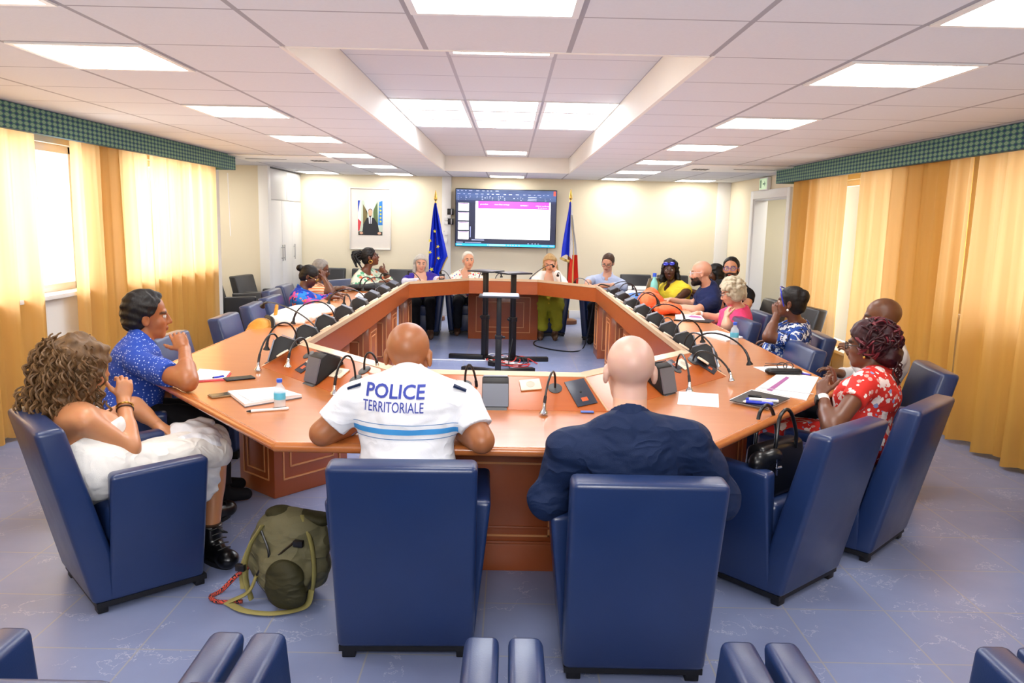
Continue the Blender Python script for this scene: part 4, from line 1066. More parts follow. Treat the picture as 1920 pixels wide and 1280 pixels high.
# --- woman with curls, front left
def big_curls(b):
    S = SDF(.006); cap(S, b, .03)
    for c, r_ in (((0, -.06, -.02), (.115, .10, .12)), ((.04, -.07, -.13), (.10, .085, .12)), ((-.05, -.06, -.12), (.10, .09, .12)), ((.085, -.01, -.05), (.05, .06, .09)), ((-.095, .0, -.06), (.05, .07, .10)), ((0, -.065, -.24), (.115, .07, .09)), ((.085, -.05, -.20), (.065, .07, .11)), ((.06, -.07, -.21), (.085, .06, .10)), ((.07, -.10, -.30), (.07, .06, .07)), ((-.08, -.02, -.18), (.05, .05, .09))): _he(S, b, c, r_, .03)
    _he(S, b, (0, .12, -.04), (.055, .07, .10), .02, 's'); fin(S, b, M_brownhair, .011, 48)
    rnd = random.Random(11); mb = MB()
    for k in range(540):
        a = rnd.uniform(.62, 2*PI-.62); z = rnd.uniform(-.28, .13); rad = .098+.035*rnd.random()-max(0, z-.05)*.55
        if z < -.1: rad += .035
        p = (math.sin(a)*rad*1.08, math.cos(a)*rad-.045, z)
        if z < -.12 and (p[1] < -.09 or p[0] < 0): p = (abs(p[0])+.02, max(p[1], -.07), max(z, -.2))
        ln = rnd.uniform(.06, .13); pts = []; ph = rnd.uniform(0, 6); cr = rnd.uniform(.006, .011); out = N((p[0], p[1]+.045, .02))
        for i in range(15):
            w = i/14; q_ = V(p)+V((0, 0, -ln*w))+out*(.012+.016*math.sin(PI*w)); t1 = N(out.cross(V((0, 0, 1))))
            q_ = q_+t1*cr*math.cos(ph+w*10)+out*cr*math.sin(ph+w*10); pts.append(b.H(*q_))
        mb.tube(pts, [.0035+.002*math.sin(PI*i/14) for i in range(15)], 5)
    add_world(b, mb, 'curls', M_brownhair)
fw = N((.74, .67, 0))
b = person('person with long curly brown hair in a sleeveless white dress and black boots', at(152, 690, 3.30), at(142, 775, 3.24), (-1.73, 3.17, .50), 48, (52, -6, -8), '#c98a60',
    {'R': (at(243, 842, 3.20), at(232, 748, 3.38), (.0, .25, 1), (-.5, .6, 0), [.9, 1, 1.1, 1.2]), 'L': (at(250, 760, 3.75), at(300, 800, 3.72), (.8, -.3, -.2), DOWN, .4)},
    fabric('white_lace', '#f5f2ec', .85, bs=.6), big_curls, sw=.19, wide=1.10, h=.0055, female=True, sleeve='straps', neck='strap', hem=-1, hs=1.0, inf=.010,
    legs={'R': (at(405, 850, 3.62), atz(395, 1008, .10), (.5, -.45, 0)), 'L': (at(400, 822, 3.85), at(383, 985, 3.9), (.3, .6, 0))})
LW = b
for s in (-1, 1):
    mb = MB(); mb.tube([b.T(s*.10, .115, b.L-.08), b.T(s*.105, .06, b.L-.01), b.T(s*.10, -.03, b.L+.005), b.T(s*.09, -.115, b.L-.085)], .011, 8, flat=.4); add_world(b, mb, 'strap', M_white_sh)
mb = MB(); P_ = []      # ruffled hem over the knees
kR, kL = V(b.legs['R'][0]), V(b.legs['L'][0])
for side, kk, aa in (('R', kR, V(b.legs['R'][1])),):
    pass
fh_, rh_ = N((b.f.x, b.f.y, 0)), N((b.r.x, b.r.y, 0))
for i in range(73):
    a = -1.9+3.8*i/72; ctr = kR.lerp(kL, .42)-fh_*.05; row = []
    for j in range(9):
        w = j/8; rip = .016*w*math.sin(17*a)+.008*w*math.sin(31*a+1); row.append(ctr+fh_*(.045+.085*w**.5+rip)*math.cos(a)+rh_*(.10+.075*w**.5+rip)*math.sin(a)+V((0, 0, .088-.25*w+.012*w*math.sin(13*a+2))))
    P_.append(row)
S = SDF(.006)
for kk, dz in ((kR, .17), (kL, .13)): S.cone(kk-fh_*.15+V((0, 0, .0)), kk-fh_*.085-V((0, 0, dz)), .105, .112, .05)
S.cone(kR-fh_*.06+V((0, 0, .02)), kL-fh_*.06+V((0, 0, .02)), .085, .085, .04)
S.cut(kR-V((0, 0, .15))-fh_*.05, N(V((0, 0, -1))+fh_*.75)); S.disp(lambda Q: wr(Q, .010, 34, 12)+folds(Q, .012, 4)); S.mesh('ruffle', M_white_sh, b.root, b.org)
for s in 'R L'.split():      # laced boots
    kn, an, fd = V(b.legs[s][0]), V(b.legs[s][1]), N(b.legs[s][2]); S = SDF(.0055); an0 = V((an.x, an.y, 0))
    S.cone(an0+V((0, 0, .05))-fd*.02, an0+fd*.15+V((0, 0, .04)), .05, .042, .03); S.ell(an0+fd*.16+V((0, 0, .045)), (.048, .048, .038), None, .02); S.cone(an0+V((0, 0, .05)), an0+V((0, 0, .17)), .052, .054, .03, cuts=[(an0+V((0, 0, .17)), (0, 0, 1))])
    S.cut((0, 0, .004), (0, 0, -1)); bo = S.mesh('boot', mat('boot_leather', '#0b0b0d', .28), b.root, b.org)
    mb = MB(); sd = fd.cross(V((0, 0, 1)))
    for k in range(5):
        c = an0+fd*(.055+.022*(4-k)*.8)+V((0, 0, .085+.018*k)); mb.tube([c-sd*.03, c+fd*.012+V((0, 0, .01)), c+sd*.03], .003, 6)
    c = an0+fd*.07+V((0, 0, .165)); mb.tube(spline([c, c+fd*.05+sd*.02+V((0, 0, .02)), c+fd*.07-sd*.01, c+fd*.03-sd*.01-V((0, 0, .01)), c], 5), .003, 6)
    mb.v = [(x-b.org[0], y-b.org[1], z) for x, y, z in mb.v]; mb.obj('lace', mat('boot_lace', '#08080a', .5), bo)
    mb = MB(); mb.prism([(x-b.org[0], y-b.org[1]) for x, y in [tuple((an0+fd*(.04+.135*math.cos(a))+sd*.05*math.sin(a))[:2]) for a in [2*PI*k/20 for k in range(20)]]], .0, .022); mb.obj('sole', M_foot, bo)
e, w = V(b.arms['R'][0]), V(b.arms['R'][1]); d = (w-e).normalized()
for k, (t_, m_) in enumerate(((.78, mat('bracelet_brown', '#3b2018', .5)), (.84, M_gold))):
    c = e.lerp(w, t_); x_ = d.orthogonal().normalized(); y_ = d.cross(x_); mb = MB(); mb.tube([c+(x_*math.cos(a)+y_*math.sin(a))*.033 for a in [2*PI*q/14 for q in range(14)]], .004, 6, closed=True); add_world(b, mb, 'bracelet', m_)

# --- man in blue dotted shirt
M_dot = dots('blue_dotted', '#2a4cae', '#b9c9f2', 62, .26)
b = person('person with short black hair in a blue shirt with small white dots, chin on hand', at(276, 592, 4.22), at(262, 648, 4.16), (-2.02, 4.10, .52), 62, (66, -2, -6), '#a8683f',
    {'R': (atz(352, 716, .80), at(346, 655, 4.0), (-.35, .2, .5), (-.3, .9, 0), [.5, .9, 1.1, 1.2]), 'L': (at(285, 735, 4.45), at(312, 742, 4.35), (.3, -.1, -1), (-1, 0, 0), .35)},
    M_dot, short(M_blackhair, .014, .006, .086, 1.7, 60), sw=.215, wide=1.12, h=.0055, hs=1.1, trousers=M_black_c, shoes=M_black_c, collar=True, wrk=.006)

# --- left wing, far
M_swirl = pat('swirl_print', '#1d3fb0', [('#2f7fd8', 9, .48), ('#d24f9c', 10, .56), ('#e87f5a', 13, .62), ('#1b1f63', 15, .66)], 12)
def earr(b, m_, s=1, r=.008):
    mb = MB(); mb.ball(tuple(b.H(s*.086, .0, -.045)), r, 10); add_world(b, mb, 'earring', m_)
b = person('person in a vivid blue and pink swirl blouse with a black hair bun, looking down', at(580, 518, 8.75), at(566, 548, 8.72), (-2.28, 8.72, .50), 84, (84, -28, 0), '#5e3524',
    {'R': (at(600, 573, 8.45), atz(622, 557, .785), (1, .3, 0), DOWN, .3), 'L': (at(612, 562, 9.0), atz(632, 551, .785), (1, .1, 0), DOWN, .3)},
    M_swirl, bunned(M_blackhair, (0, -.135, .035), (.042, .036, .04)), sw=.18, wide=1.2, female=True, sleeve='three', glasses=M_gold, trousers=M_darkgrey, collar=True)
earr(b, M_white)
M_ostripe = stripes('orange_stripes', '#e58a55', '#f3d3b4', 160, 2)
b = person('person with short grey hair in an orange striped shirt, cheek resting on hand', at(602, 506, 9.45), at(590, 533, 9.42), (-2.32, 9.4, .50), 84, (80, -12, 0), '#6a4230',
    {'R': (at(622, 549, 9.2), at(607, 521, 9.3), (-.2, .2, 1), (-.8, .4, 0), 1.1), 'L': (at(625, 545, 9.7), atz(645, 540, .79), (1, 0, 0), DOWN, .3)},
    M_ostripe, short(hairmat('dark_grey_hair', '#5d5854', '#a09a93'), .012, .003, .086, 1.8), sw=.19, wide=1.15, trousers=M_darkgrey, glasses=M_gl, collar=True)
M_gflor = flowers('green_floral', '#dfe6d2', [('#5fae84', 11, .34), ('#9cc9a4', 16, .28), ('#e07a55', 9, .22), ('#2f8f70', 21, .18)])
def dreads(b):
    S = SDF(.006); cap(S, b, .010); capcut(S, b, .066, 1.5); _he(S, b, (0, -.12, .055), (.06, .05, .05), .02); fin(S, b, M_blackhair, .003, 80)
    rnd = random.Random(5); mb = MB()
    for k in range(46):
        a = rnd.uniform(-1.5, 1.5); st = V((math.sin(a)*.05, -.12+rnd.uniform(-.02, .03), .07+rnd.uniform(-.03, .04))); en = st+V((math.sin(a)*.05, -.05+rnd.uniform(-.02, .02), rnd.uniform(-.16, -.06)))
        md = (st+en)*.5+V((math.sin(a)*.02, -.045, .04)); mb.tube([b.H(*q) for q in spline([st, md, en], 5)], .009, 6)
    add_world(b, mb, 'dreadlocks', M_blackhair)
b = person('person with gathered dreadlocks and glasses in a pale green flowered blouse, looking up', at(694, 482, 10.0), at(684, 512, 9.98), (-1.90, 10.1, .50), 104, (84, 14, 0), '#6b3f2a',
    {'R': (at(702, 537, 9.85), at(728, 527, 9.75), (1, -.1, 0), DOWN, .3), 'L': (at(729, 527, 10.1), at(722, 510, 10.05), (-.75, .1, .45), (-.3, .9, .4), 1.1)},
    M_gflor, dreads, sw=.20, wide=1.25, female=True, sleeve='three', glasses=M_gl, trousers=M_darkgrey)
mb = MB(); c = b.H(.084, -.002, -.055); mb.tube([c+(b.hf*math.cos(a)+b.hu*math.sin(a))*.022 for a in [2*PI*k/14 for k in range(14)]], .003, 6, closed=True); add_world(b, mb, 'earring', M_gold)
e, w = V(b.arms['L'][0]), V(b.arms['L'][1]); d = (w-e).normalized(); mb = MB(); mb.tube([e.lerp(w, .82)-d*.012, e.lerp(w, .82)+d*.012], .037, 12); add_world(b, mb, 'watch', M_blk)
# --- head table
M_viol = pat('violet_top', '#3a2a94', [('#41319f', 8, .55)], 10)
b = person('person with long straight grey hair in a violet top at the head table', at(789, 494, 10.85), at(788, 517, 10.85), (-1.22, 11.0, .50), 172, (168, -4, 3), '#dba58a',
    {'R': (at(762, 530, 10.8), at(790, 527, 10.5), (.5, -.8, 0), DOWN, .4), 'L': (at(824, 530, 10.75), at(828, 521, 10.5), (.2, -.9, .3), DOWN, .8)},
    M_viol, longh(M_greyhair, .13, .012, .003, z0=.075, sl=.75), sw=.20, wide=1.35, female=True, sleeve='cap', neck='deep', trousers=M_black_c, shoes=mat('brown_sandal', '#5a3d2a', .5))
for s in 'LR':
    S = SDF(.008); e, w = V(b.arms[s][0]), V(b.arms[s][1]); S.cone(b.sh[s].lerp(e, .35), e, .066, .060, .02); S.cone(e, e.lerp(w, .75), .058, .05, .02); S.mesh('sleeve', fabric('pale_sleeve', '#dcd8e6', .8), b.root, b.org)
mb = MB(); c = V(b.arms['L'][1])+V((.01, -.07, .02)); mb.box((-.035, -.07, -.004), (.035, .07, .004), Matrix.Translation(c) @ Matrix.Rotation(.5, 4, 'X')); tag(mb.obj('mobile_phone', M_blk, bevel=.003), 'mobile phone held up by the woman in violet at the head table', 'phone')
M_multi = flowers('multicolour_floral', '#f2ece2', [('#e2546a', 17, .26), ('#f0c545', 21, .22), ('#4a5fc0', 19, .22), ('#6ab48a', 26, .2)])
b = person('person with very short white hair in a multicoloured flowered blouse, at the head table', at(878, 488, 11.0), at(873, 513, 11.02), (-.60, 11.15, .50), 178, (165, 2, -3), '#d9a17f',
    {'R': (at(855, 528, 10.9), at(872, 530, 10.6), (.5, -.8, 0), DOWN, .4), 'L': (at(905, 530, 10.85), at(890, 530, 10.6), (-.4, -.8, 0), DOWN, .4)},
    M_multi, short(M_whitehair, .009, .002, .088, 1.6), sw=.18, wide=1.1, female=True, neck='vee', sleeve='three', trousers=M_darkgrey, shoes=mat('brown_sandal', '#5a3d2a', .5), legs={'L': ((-.50, 10.78, .49), (-.50, 11.0, .09)), 'R': ((-.70, 10.78, .49), (-.72, 10.98, .09))})
M_yel = fabric('yellow_cotton', '#e8cf3c', .8); M_olive = fabric('olive_yellow_skirt', '#aaa82e', .8)
b = person('person with long blonde hair, white cardigan and yellow dress, hand at her mouth', at(1031, 493, 11.0), at(1029, 518, 11.02), (.56, 11.15, .50), 182, (186, -22, -5), '#e0a888',
    {'R': (at(1008, 533, 10.85), at(1012, 533, 10.6), (.4, -.9, 0), DOWN, .4), 'L': (at(1057, 532, 10.75), at(1040, 505, 10.85), (-.5, -.1, .75), (.3, .9, .2), 1.0)},
    M_yel, longh(M_blond, .17, .012, .004, z0=.090, sl=.75, wid=.012), sw=.18, wide=1.0, female=True, sleeve='straps', neck='deep', hem=-1, shoes=mat('brown_sandal', '#5a3d2a', .5))
S = SDF(.008)
for s in (-1, 1):
    k_ = 'L' if s < 0 else 'R'; e, w = V(b.arms[k_][0]), V(b.arms[k_][1]); S.cone(b.T(s*.05, -.03, b.L+.01), b.sh[k_], .06, .068, .03); S.cone(b.sh[k_], e, .066, .06, .02); S.cone(e, e.lerp(w, .7), .055, .048, .02); S.ell(b.T(s*.11, .0, .30*b.q), (.085, .135, .2), b.R3, .03)
S.ell(b.T(0, .11, .3), (.075, .1, .35), b.R3, .02, 's'); S.mesh('cardigan', fabric('white_knit', '#f2eee8', .9), b.root, b.org)
S = SDF(.008); kl, kr = V(b.legs['L'][0]), V(b.legs['R'][0])
for q_ in (kl, kr): S.cone(b.pel, q_, .13, .10, .06); S.cone(q_, q_+V((.02, -.04, -.30)), .095, .075, .06)
S.disp(lambda P_: wr(P_, .008, 26, 2)); S.mesh('skirt', M_olive, b.root, b.org)
M_lblue = fabric('pale_blue_shirt', '#b9c6e4', .75)
b = person('person with short brown hair and glasses in a pale blue shirt, looking down', at(1140, 492, 10.62), at(1138, 522, 10.68), (1.34, 10.85, .50), 196, (204, -26, 8), '#d8a083',
    {'R': (at(1105, 527, 10.5), at(1100, 533, 10.15), (.5, -.8, -.1), DOWN, .4), 'L': (at(1168, 537, 10.45), at(1125, 535, 10.15), (-.9, -.3, 0), DOWN, .4)},
    M_lblue, short(M_shortbrown, .008, .002, .09, 1.9), sw=.215, wide=1.15, sleeve='three', glasses=M_gl, collar=True, trousers=M_black_c, shoes=M_black_c)
# --- right wing
M_yel2 = fabric('bright_yellow', '#ecd03a', .75, bs=.5)
def r1hair(b):
    longh(M_blackhair, .12, .018, .008, wid=.02, z0=.074, sl=1.0)(b)
    for s in (-1, 1):
        mb = MB(); Mx = basis(b.H(s*.036, .098, .082), b.hr, (b.hf*.5-b.hu*.85).normalized(), (b.hu*.5+b.hf*.85).normalized()); mb.ball((0, 0, 0), (.033, .024, .008), 16, Mx); add_world(b, mb, 'sunglasses', M_lens)
b = person('person in a sleeveless yellow top with blue sunglasses pushed up on black hair', at(1256, 506, 9.4), at(1263, 532, 9.45), (2.02, 9.45, .50), 240, (196, -2, -4), '#4a2a1e',
    {'R': (at(1232, 553, 9.7), atz(1226, 556, .80), (-1, -.2, 0), DOWN, .4), 'L': (at(1287, 548, 9.25), at(1262, 566, 9.0), (-1, 0, -.1), DOWN, .5)},
    M_yel2, r1hair, sw=.215, wide=1.35, female=True, sleeve='none', neck='vee', trousers=M_darkgrey, lip='#5a2c28')
M_navyp = fabric('navy_polo', '#1a2550', .75, bs=.4)
b = person('person with bald head, dark beard and clear glasses in a navy polo shirt', at(1314, 512, 8.25), at(1331, 539, 8.27), (2.12, 8.4, .50), 275, (280, -4, 0), '#d49a7c',
    {'L': (at(1303, 583, 7.95), at(1262, 574, 8.05), (-1, .1, 0), DOWN, .5), 'R': (at(1300, 572, 8.65), at(1258, 562, 8.6), (-1, 0, 0), DOWN, .5)},
    M_navyp, None, sw=.22, wide=1.2, hs=1.08, collar=True, beard='#14100e', scalp='#c9957c', glasses=mat('clear_frame', '#c9d6e8', .2), trousers=M_darkgrey)
e, w = V(b.arms['L'][0]), V(b.arms['L'][1]); d = (w-e).normalized(); mb = MB(); mb.tube([e.lerp(w, .86)-d*.016, e.lerp(w, .86)+d*.016], .036, 14); add_world(b, mb, 'watch', M_blk)
b = person('person with dark braids in mustard yellow, mostly hidden behind the bald bearded man', at(1340, 514, 9.6), at(1346, 540, 9.65), (2.74, 9.62, .50), 268, (262, -4, 0), '#5a3626',
    {'L': (at(1338, 565, 9.4), at(1300, 546, 9.5), (-1, 0, .2), DOWN, .6), 'R': (at(1330, 560, 9.8), at(1295, 552, 9.75), (-1, 0, 0), DOWN, .5)},
    fabric('mustard', '#d9ae3c', .8), longh(M_blackhair, .14, .014, .006, z0=.07, sl=1.3), sw=.18, wide=1.05, female=True, trousers=M_darkgrey)
b = person('person in black with short black hair, beard and blue glasses', at(1371, 504, 9.0), at(1376, 533, 9.05), (2.56, 9.15, .50), 222, (204, 2, -3), '#c98d6c',
    {'R': (at(1350, 575, 8.95), at(1345, 582, 8.7), (-.6, -.8, -.2), DOWN, .4), 'L': (at(1402, 570, 8.85), at(1385, 584, 8.6), (-.6, -.8, -.2), DOWN, .4)},
    M_black_c, short(M_blackhair, .010, .002, .09, 1.9), sw=.205, wide=1.1, hs=1.1, beard='#17110e', glasses=mat('blue_glasses', '#3b55b8', .2), trousers=M_black_c, collar=True)
M_pink = fabric('pink_linen', '#ec4a7c', .8, bs=.5)
def curlybob(m_, seed=3):
    def fn(b):
        S = SDF(min(b.h, .006)); cap(S, b, .022); capcut(S, b, .078, 1.0)
        for s in (-1, 1): _he(S, b, (s*.075, -.03, -.03), (.035, .055, .07), .02)
        _he(S, b, (0, -.085, -.03), (.08, .045, .08), .02)
        rnd = random.Random(seed)
        for k in range(110):
            a = rnd.uniform(.75, 2*PI-.75); t = rnd.uniform(-.75, 1.5); p = (math.sin(a)*math.cos(t*.9)*.102, math.cos(a)*math.cos(t*.9)*.118-.015, .03+.108*math.sin(t*.9)); _he(S, b, p, (.017, .017, .017), .008)
        fin(S, b, m_, .003, 90)
    return fn
b = person('person with grey blonde curls and thin glasses in a pink blouse, reading', at(1372, 548, 7.3), at(1386, 582, 7.32), (2.12, 7.42, .50), 278, (284, -22, 0), '#dba284',
    {'L': (at(1362, 613, 7.02), at(1362, 596, 7.08), (.1, .35, .8), (.9, .3, 0), .7), 'R': (at(1340, 598, 7.5), at(1308, 588, 7.45), (-1, -.05, -.1), DOWN, .6)},
    M_pink, curlybob(M_greyblond), sw=.20, wide=1.2, female=True, sleeve='short', glasses=M_gl, trousers=M_darkgrey, h=.007)
e, w = V(b.arms['R'][0]), V(b.arms['R'][1]); d = (w-e).normalized(); mb = MB(); mb.tube([e.lerp(w, .85)-d*.01, e.lerp(w, .85)+d*.01], .034, 14); add_world(b, mb, 'bracelet', M_white)
mb = MB(); mb.tube([V(b.arms['R'][1])+V((-.05, -.03, -.01)), V(b.arms['R'][1])+V((-.16, -.08, -.025))], .005, 8); tag(mb.obj('pen', mat('blue_pen', '#2f7fd0', .3)), 'blue pen in the hand of the woman in pink', 'pen')
M_bw = pat('blue_white_leaf', '#2c4fa0', [('#e6ebf4', 24, .52), ('#16244f', 30, .58)], 24)
def r6hair(b):
    bunned(M_blackhair, (0, -.085, .05), (.055, .045, .055))(b)
    mb = MB(); mb.tube(spline([b.H(-.083, .03, -.02), b.H(-.086, .045, .03), b.H(-.078, .06, .085), b.H(0, .085, .112), b.H(.078, .06, .085)], 5), .005, 6); add_world(b, mb, 'glasses', mat('blue_temple', '#2b3fc4', .25))
b = person('person in a blue and white leaf print blouse, blue glasses on hair', at(1483, 567, 5.85), at(1497, 611, 5.88), (2.06, 6.0, .50), 290, (302, 2, 4), '#6e4430',
    {'L': (at(1441, 632, 5.75), at(1457, 590, 5.9), (-.1, .2, .9), (.6, .8, 0), 1.1), 'R': (at(1450, 622, 6.2), at(1448, 640, 6.4), (-.8, .5, 0), DOWN, .4)},
    M_bw, r6hair, sw=.20, wide=1.15, female=True, sleeve='short', neck='vee', trousers=M_darkgrey, h=.0065)
earr(b, M_white, -1, .009)
M_pale = fabric('pale_grey_shirt', '#d9d7d6', .8)
b = person('person with a bald dark head in a pale shirt, behind the red flowered dress', at(1653, 598, 4.82), at(1668, 652, 4.80), (2.24, 4.75, .52), 288, (292, -4, 0), '#6a4128',
    {'L': (at(1640, 715, 4.55), at(1602, 672, 4.75), (-.5, .2, .8), (-.6, .7, 0), .8), 'R': (at(1600, 705, 5.1), at(1575, 700, 5.0), (-.8, .3, .3), DOWN, .5)},
    M_pale, None, sw=.215, wide=1.12, h=.006, hs=1.1, collar=True, sleeve='long', trousers=M_darkgrey)
M_red = flowers('red_floral', '#d8332c', [('#f1ded8', 13, .36), ('#e9a59c', 21, .24), ('#8f9cc8', 17, .20), ('#f6ece6', 26, .22)])
def braids(b):
    S = SDF(.0055); cap(S, b, .018); capcut(S, b, .078, 1.1); _he(S, b, (0, -.085, .045), (.085, .06, .075), .02); _he(S, b, (-.01, -.105, -.035), (.075, .055, .07), .02); fin(S, b, M_burg, .004, 70)
    rnd = random.Random(9); mb = MB(); m2 = MB()
    for k in range(150):
        a = rnd.uniform(1.0, 2*PI-1.0); t = rnd.uniform(-.8, 1.4); rad = 1.0
        p = V((math.sin(a)*math.cos(t)*.105, math.cos(a)*math.cos(t)*.118-.035, .03+.105*math.sin(t))); tw = V((rnd.uniform(-1, 1), rnd.uniform(-1, 1), rnd.uniform(-1, 1))); nrm = N((p.x, p.y+.03, p.z-.02)); tw = N(tw-nrm*tw.dot(nrm)); L_ = rnd.uniform(.04, .09)
        q = [p-tw*L_*.5-nrm*.01, p+nrm*.010+tw*L_*.0, p+tw*L_*.5-nrm*.008]; pts = [b.H(*z) for z in spline(q, 5)]
        (m2 if rnd.random() < .3 else mb).tube(pts, .0052, 6)
    for k in range(9):
        x = rnd.uniform(-.06, .07); ln = rnd.uniform(.10, .24); pts = [b.H(x+.006*math.sin(i*2.0+k), -.135-.012*math.sin(i*1.1), -.04-ln*i/12+0) for i in range(13)]; mb.tube(pts, .004, 6)
    add_world(b, mb, 'braids', M_burg); add_world(b, m2, 'burgundy_braids', mat('burgundy', '#6a1827', .5))
b = person('person with burgundy braids in a red flowered dress, wearing a watch', at(1628, 648, 3.98), at(1643, 706, 3.95), (1.80, 3.90, .50), 312, (306, -4, 2), '#6e4430',
    {'L': (at(1560, 805, 3.60), at(1541, 742, 3.82), (.1, .3, .8), (.7, .4, 0), [.5, .8, 1.0, 1.1]), 'R': (at(1548, 775, 4.25), at(1562, 728, 4.18), (.0, -.1, 1), (-.8, .3, 0), [.3, .5, .7, .9])},
    M_red, braids, sw=.20, wide=1.12, h=.0055, female=True, sleeve='cap', hem=-1, hs=1.02, neck='round', glasses=M_gl)
earr(b, M_gold, -1, .008)
e, w = V(b.arms['L'][0]), V(b.arms['L'][1]); d = (w-e).normalized(); mb = MB(); mb.tube([e.lerp(w, .88)-d*.016, e.lerp(w, .88)+d*.016], .031, 14); mb2 = MB(); mb2.box((-.018, -.018, 0), (.018, .018, .012), Matrix.Translation(e.lerp(w, .88)+V((-.03, -.01, 0))) @ d.to_track_quat('Y', 'Z').to_matrix().to_4x4() @ Matrix.Rotation(-PI/2, 4, 'Y')); add_world(b, mb, 'watch_strap', M_white); add_world(b, mb2, 'watch', M_blk)
# ------------------------------------------------------------------ loose things
M_paper = mat('paper', '#f6f5f4', .6); M_purple = mat('purple_print', '#a0508f', .6); M_blackp = mat('black_plastic', '#121215', .35); M_redp = mat('red_card', '#d8323c', .5)
M_bpen = mat('blue_ink', '#2b3fd0', .3); M_greyp = mat('grey_print', '#c9c9cf', .6)
def quadsheet(name, corners, m_, label, cat, th=.003, lift=0, group=None, parts=None):
    c = [V(p) for p in corners]; o = sum(c, V())/4
    b = MB(); b.hexa([tuple(p-o+V((0, 0, lift))) for p in c]+[tuple(p-o+V((0, 0, lift+th))) for p in c]); r = b.obj(name, m_, smooth=False); r.location = o
    return tag(r, label, cat, group) if label else r
def onT(u, v, z=.7505): return atz(u, v, z)
def sheet(px_, m_, label, name='paper_sheet', cat='paper', th=.002, z=.7505, group='papers on the table'): return quadsheet(name, [onT(u, v, z) for u, v in px_], m_, label, cat, th, 0, group)
def child_sheet(parent, px_, z, m_, name, th=.0008):
    c = [onT(u, v, z)-parent.location for u, v in px_]; b = MB(); b.hexa([tuple(p) for p in c]+[tuple(p+V((0, 0, th))) for p in c]); return b.obj(name, m_, parent, smooth=False)
r = sheet([(350, 718), (424, 713), (434, 700), (372, 695)], M_redp, 'white papers on a red folder beside the elbow of the dotted shirt man', 'red_folder', 'folder', .003)
child_sheet(r, [(356, 715), (422, 709), (432, 697), (374, 692)], .7545, M_paper, 'paper_sheets', .004)
def penobj(p, q, rad, m_, label, tip=None, name='pen'):
    p, q = V(p), V(q); r = thing(name, label, 'pen', tuple((p+q)/2)); o = (p+q)/2; b = MB(); d = q-p
    b.tube([p-o, p+d*.06-o, p+d*.12-o, q-d*.03-o, q-o], [rad*.25, rad*.7, rad, rad, rad*.8], 10); b.obj('barrel', m_, r)
    b = MB(); b.tube([p-o+d*.0, p-o+d*.10], [rad*.3, rad*1.03], 10); b.obj('tip', tip or M_blackp, r); b = MB(); b.tube([p+d*.62-o+V((0, 0, rad)), p+d*.95-o+V((0, 0, rad))], rad*.3, 6); b.obj('clip', tip or M_blackp, r); return r
penobj(onT(398, 708, .762), onT(420, 705, .762), .005, M_bpen, 'blue pen on the white papers beside the dotted shirt man')
def phone(u0, v0, u1, v1, w, label, m_):
    p, q = onT(u0, v0, .7505), onT(u1, v1, .7505); d = (q-p).normalized(); s = V((-d.y, d.x, 0)); o = (p+q)/2; L = (q-p).length/2; M = basis((0, 0, 0), d, s, V((0, 0, 1)))
    r = thing('mobile_phone', label, 'phone', tuple(o)); MB().box((-L, -w, 0), (L, w, .009), M).obj('case', m_, r, bevel=.004); MB().box((-L+.006, -w+.005, .009), (L-.006, w-.005, .0098), M).obj('screen', mat('phone_screen', '#2a2c2c', .1), r, smooth=False); return r
phone(421, 713, 476, 708, .036, 'black phone lying next to the red folder', M_blackp)
phone(393, 745, 452, 738, .036, 'tan edged phone lying beside the white notebook', mat('tan_case', '#8a6f4a', .4))
# notebook stack
r = sheet([(459, 764), (566, 746), (517, 731), (427, 738)], mat('grey_cover', '#70747e', .5), 'white notepad with loose sheets behind the small water bottle on the left', 'notebook', 'notebook', .004, group='notebooks')
child_sheet(r, [(459, 762), (566, 744), (517, 729), (427, 737)], .755, M_paper, 'pages', .012)
child_sheet(r, [(472, 753), (560, 740), (517, 728), (446, 738)], .7685, M_paper, 'loose_sheet', .002)
penobj(onT(462, 771, .757), onT(541, 765, .757), .0065, M_paper, 'white pen with black tip in front of the notepad on the left')
# bottles
t = NT('bottle_plastic'); t.p(Base_Color=(.86, .94, .98, 1), Roughness=.05, Alpha=.42, Specular_IOR_Level=.6); M_pet = t.m
t = NT('green_bottle_plastic'); t.p(Base_Color=(.28, .75, .68, 1), Roughness=.06, Alpha=.7); M_petg = t.m
M_cap = mat('blue_cap', '#2f5fd8', .35); M_lab = mat('blue_label', '#5cc4e8', .4); M_labw = mat('bottle_water', '#dbe9f0', .1)
def bottle(p, s, label, m_=M_pet, lab=True, tall=1.0):
    r = thing('water_bottle', label, 'bottle', tuple(p), group='water bottles'); q = s
    b = MB(); b.lathe([(0, 0), (.028*q, 0), (.031*q, .006*q), (.031*q, .045*q*tall), (.0295*q, .05*q*tall), (.031*q, .055*q*tall), (.031*q, .095*q*tall), (.028*q, .112*q*tall), (.014*q, .133*q*tall), (.0125*q, .138*q*tall), (.0125*q, .146*q*tall)], 24); b.obj('bottle_body', m_, r)
    b = MB(); b.lathe([(0, .145*q*tall), (.0155*q, .145*q*tall), (.0155*q, .163*q*tall), (.013*q, .165*q*tall), (0, .165*q*tall)], 20); b.obj('cap', M_cap, r)
    if lab:
        b = MB(); b.lathe([(.0315*q, .052*q*tall), (.0318*q, .053*q*tall), (.0318*q, .088*q*tall), (.0315*q, .089*q*tall)], 24); b.obj('bottle_label', M_lab, r)
        b = MB(); b.tube([(0, 0, 0), (0, 0, .001)], .001, 4); 
    return r
bottle(onT(525, 765), .82, 'small water bottle with blue label in front of the white notepad')
bottle(onT(1376, 645), .98, 'water bottle with blue label on the right wing beside the white papers')
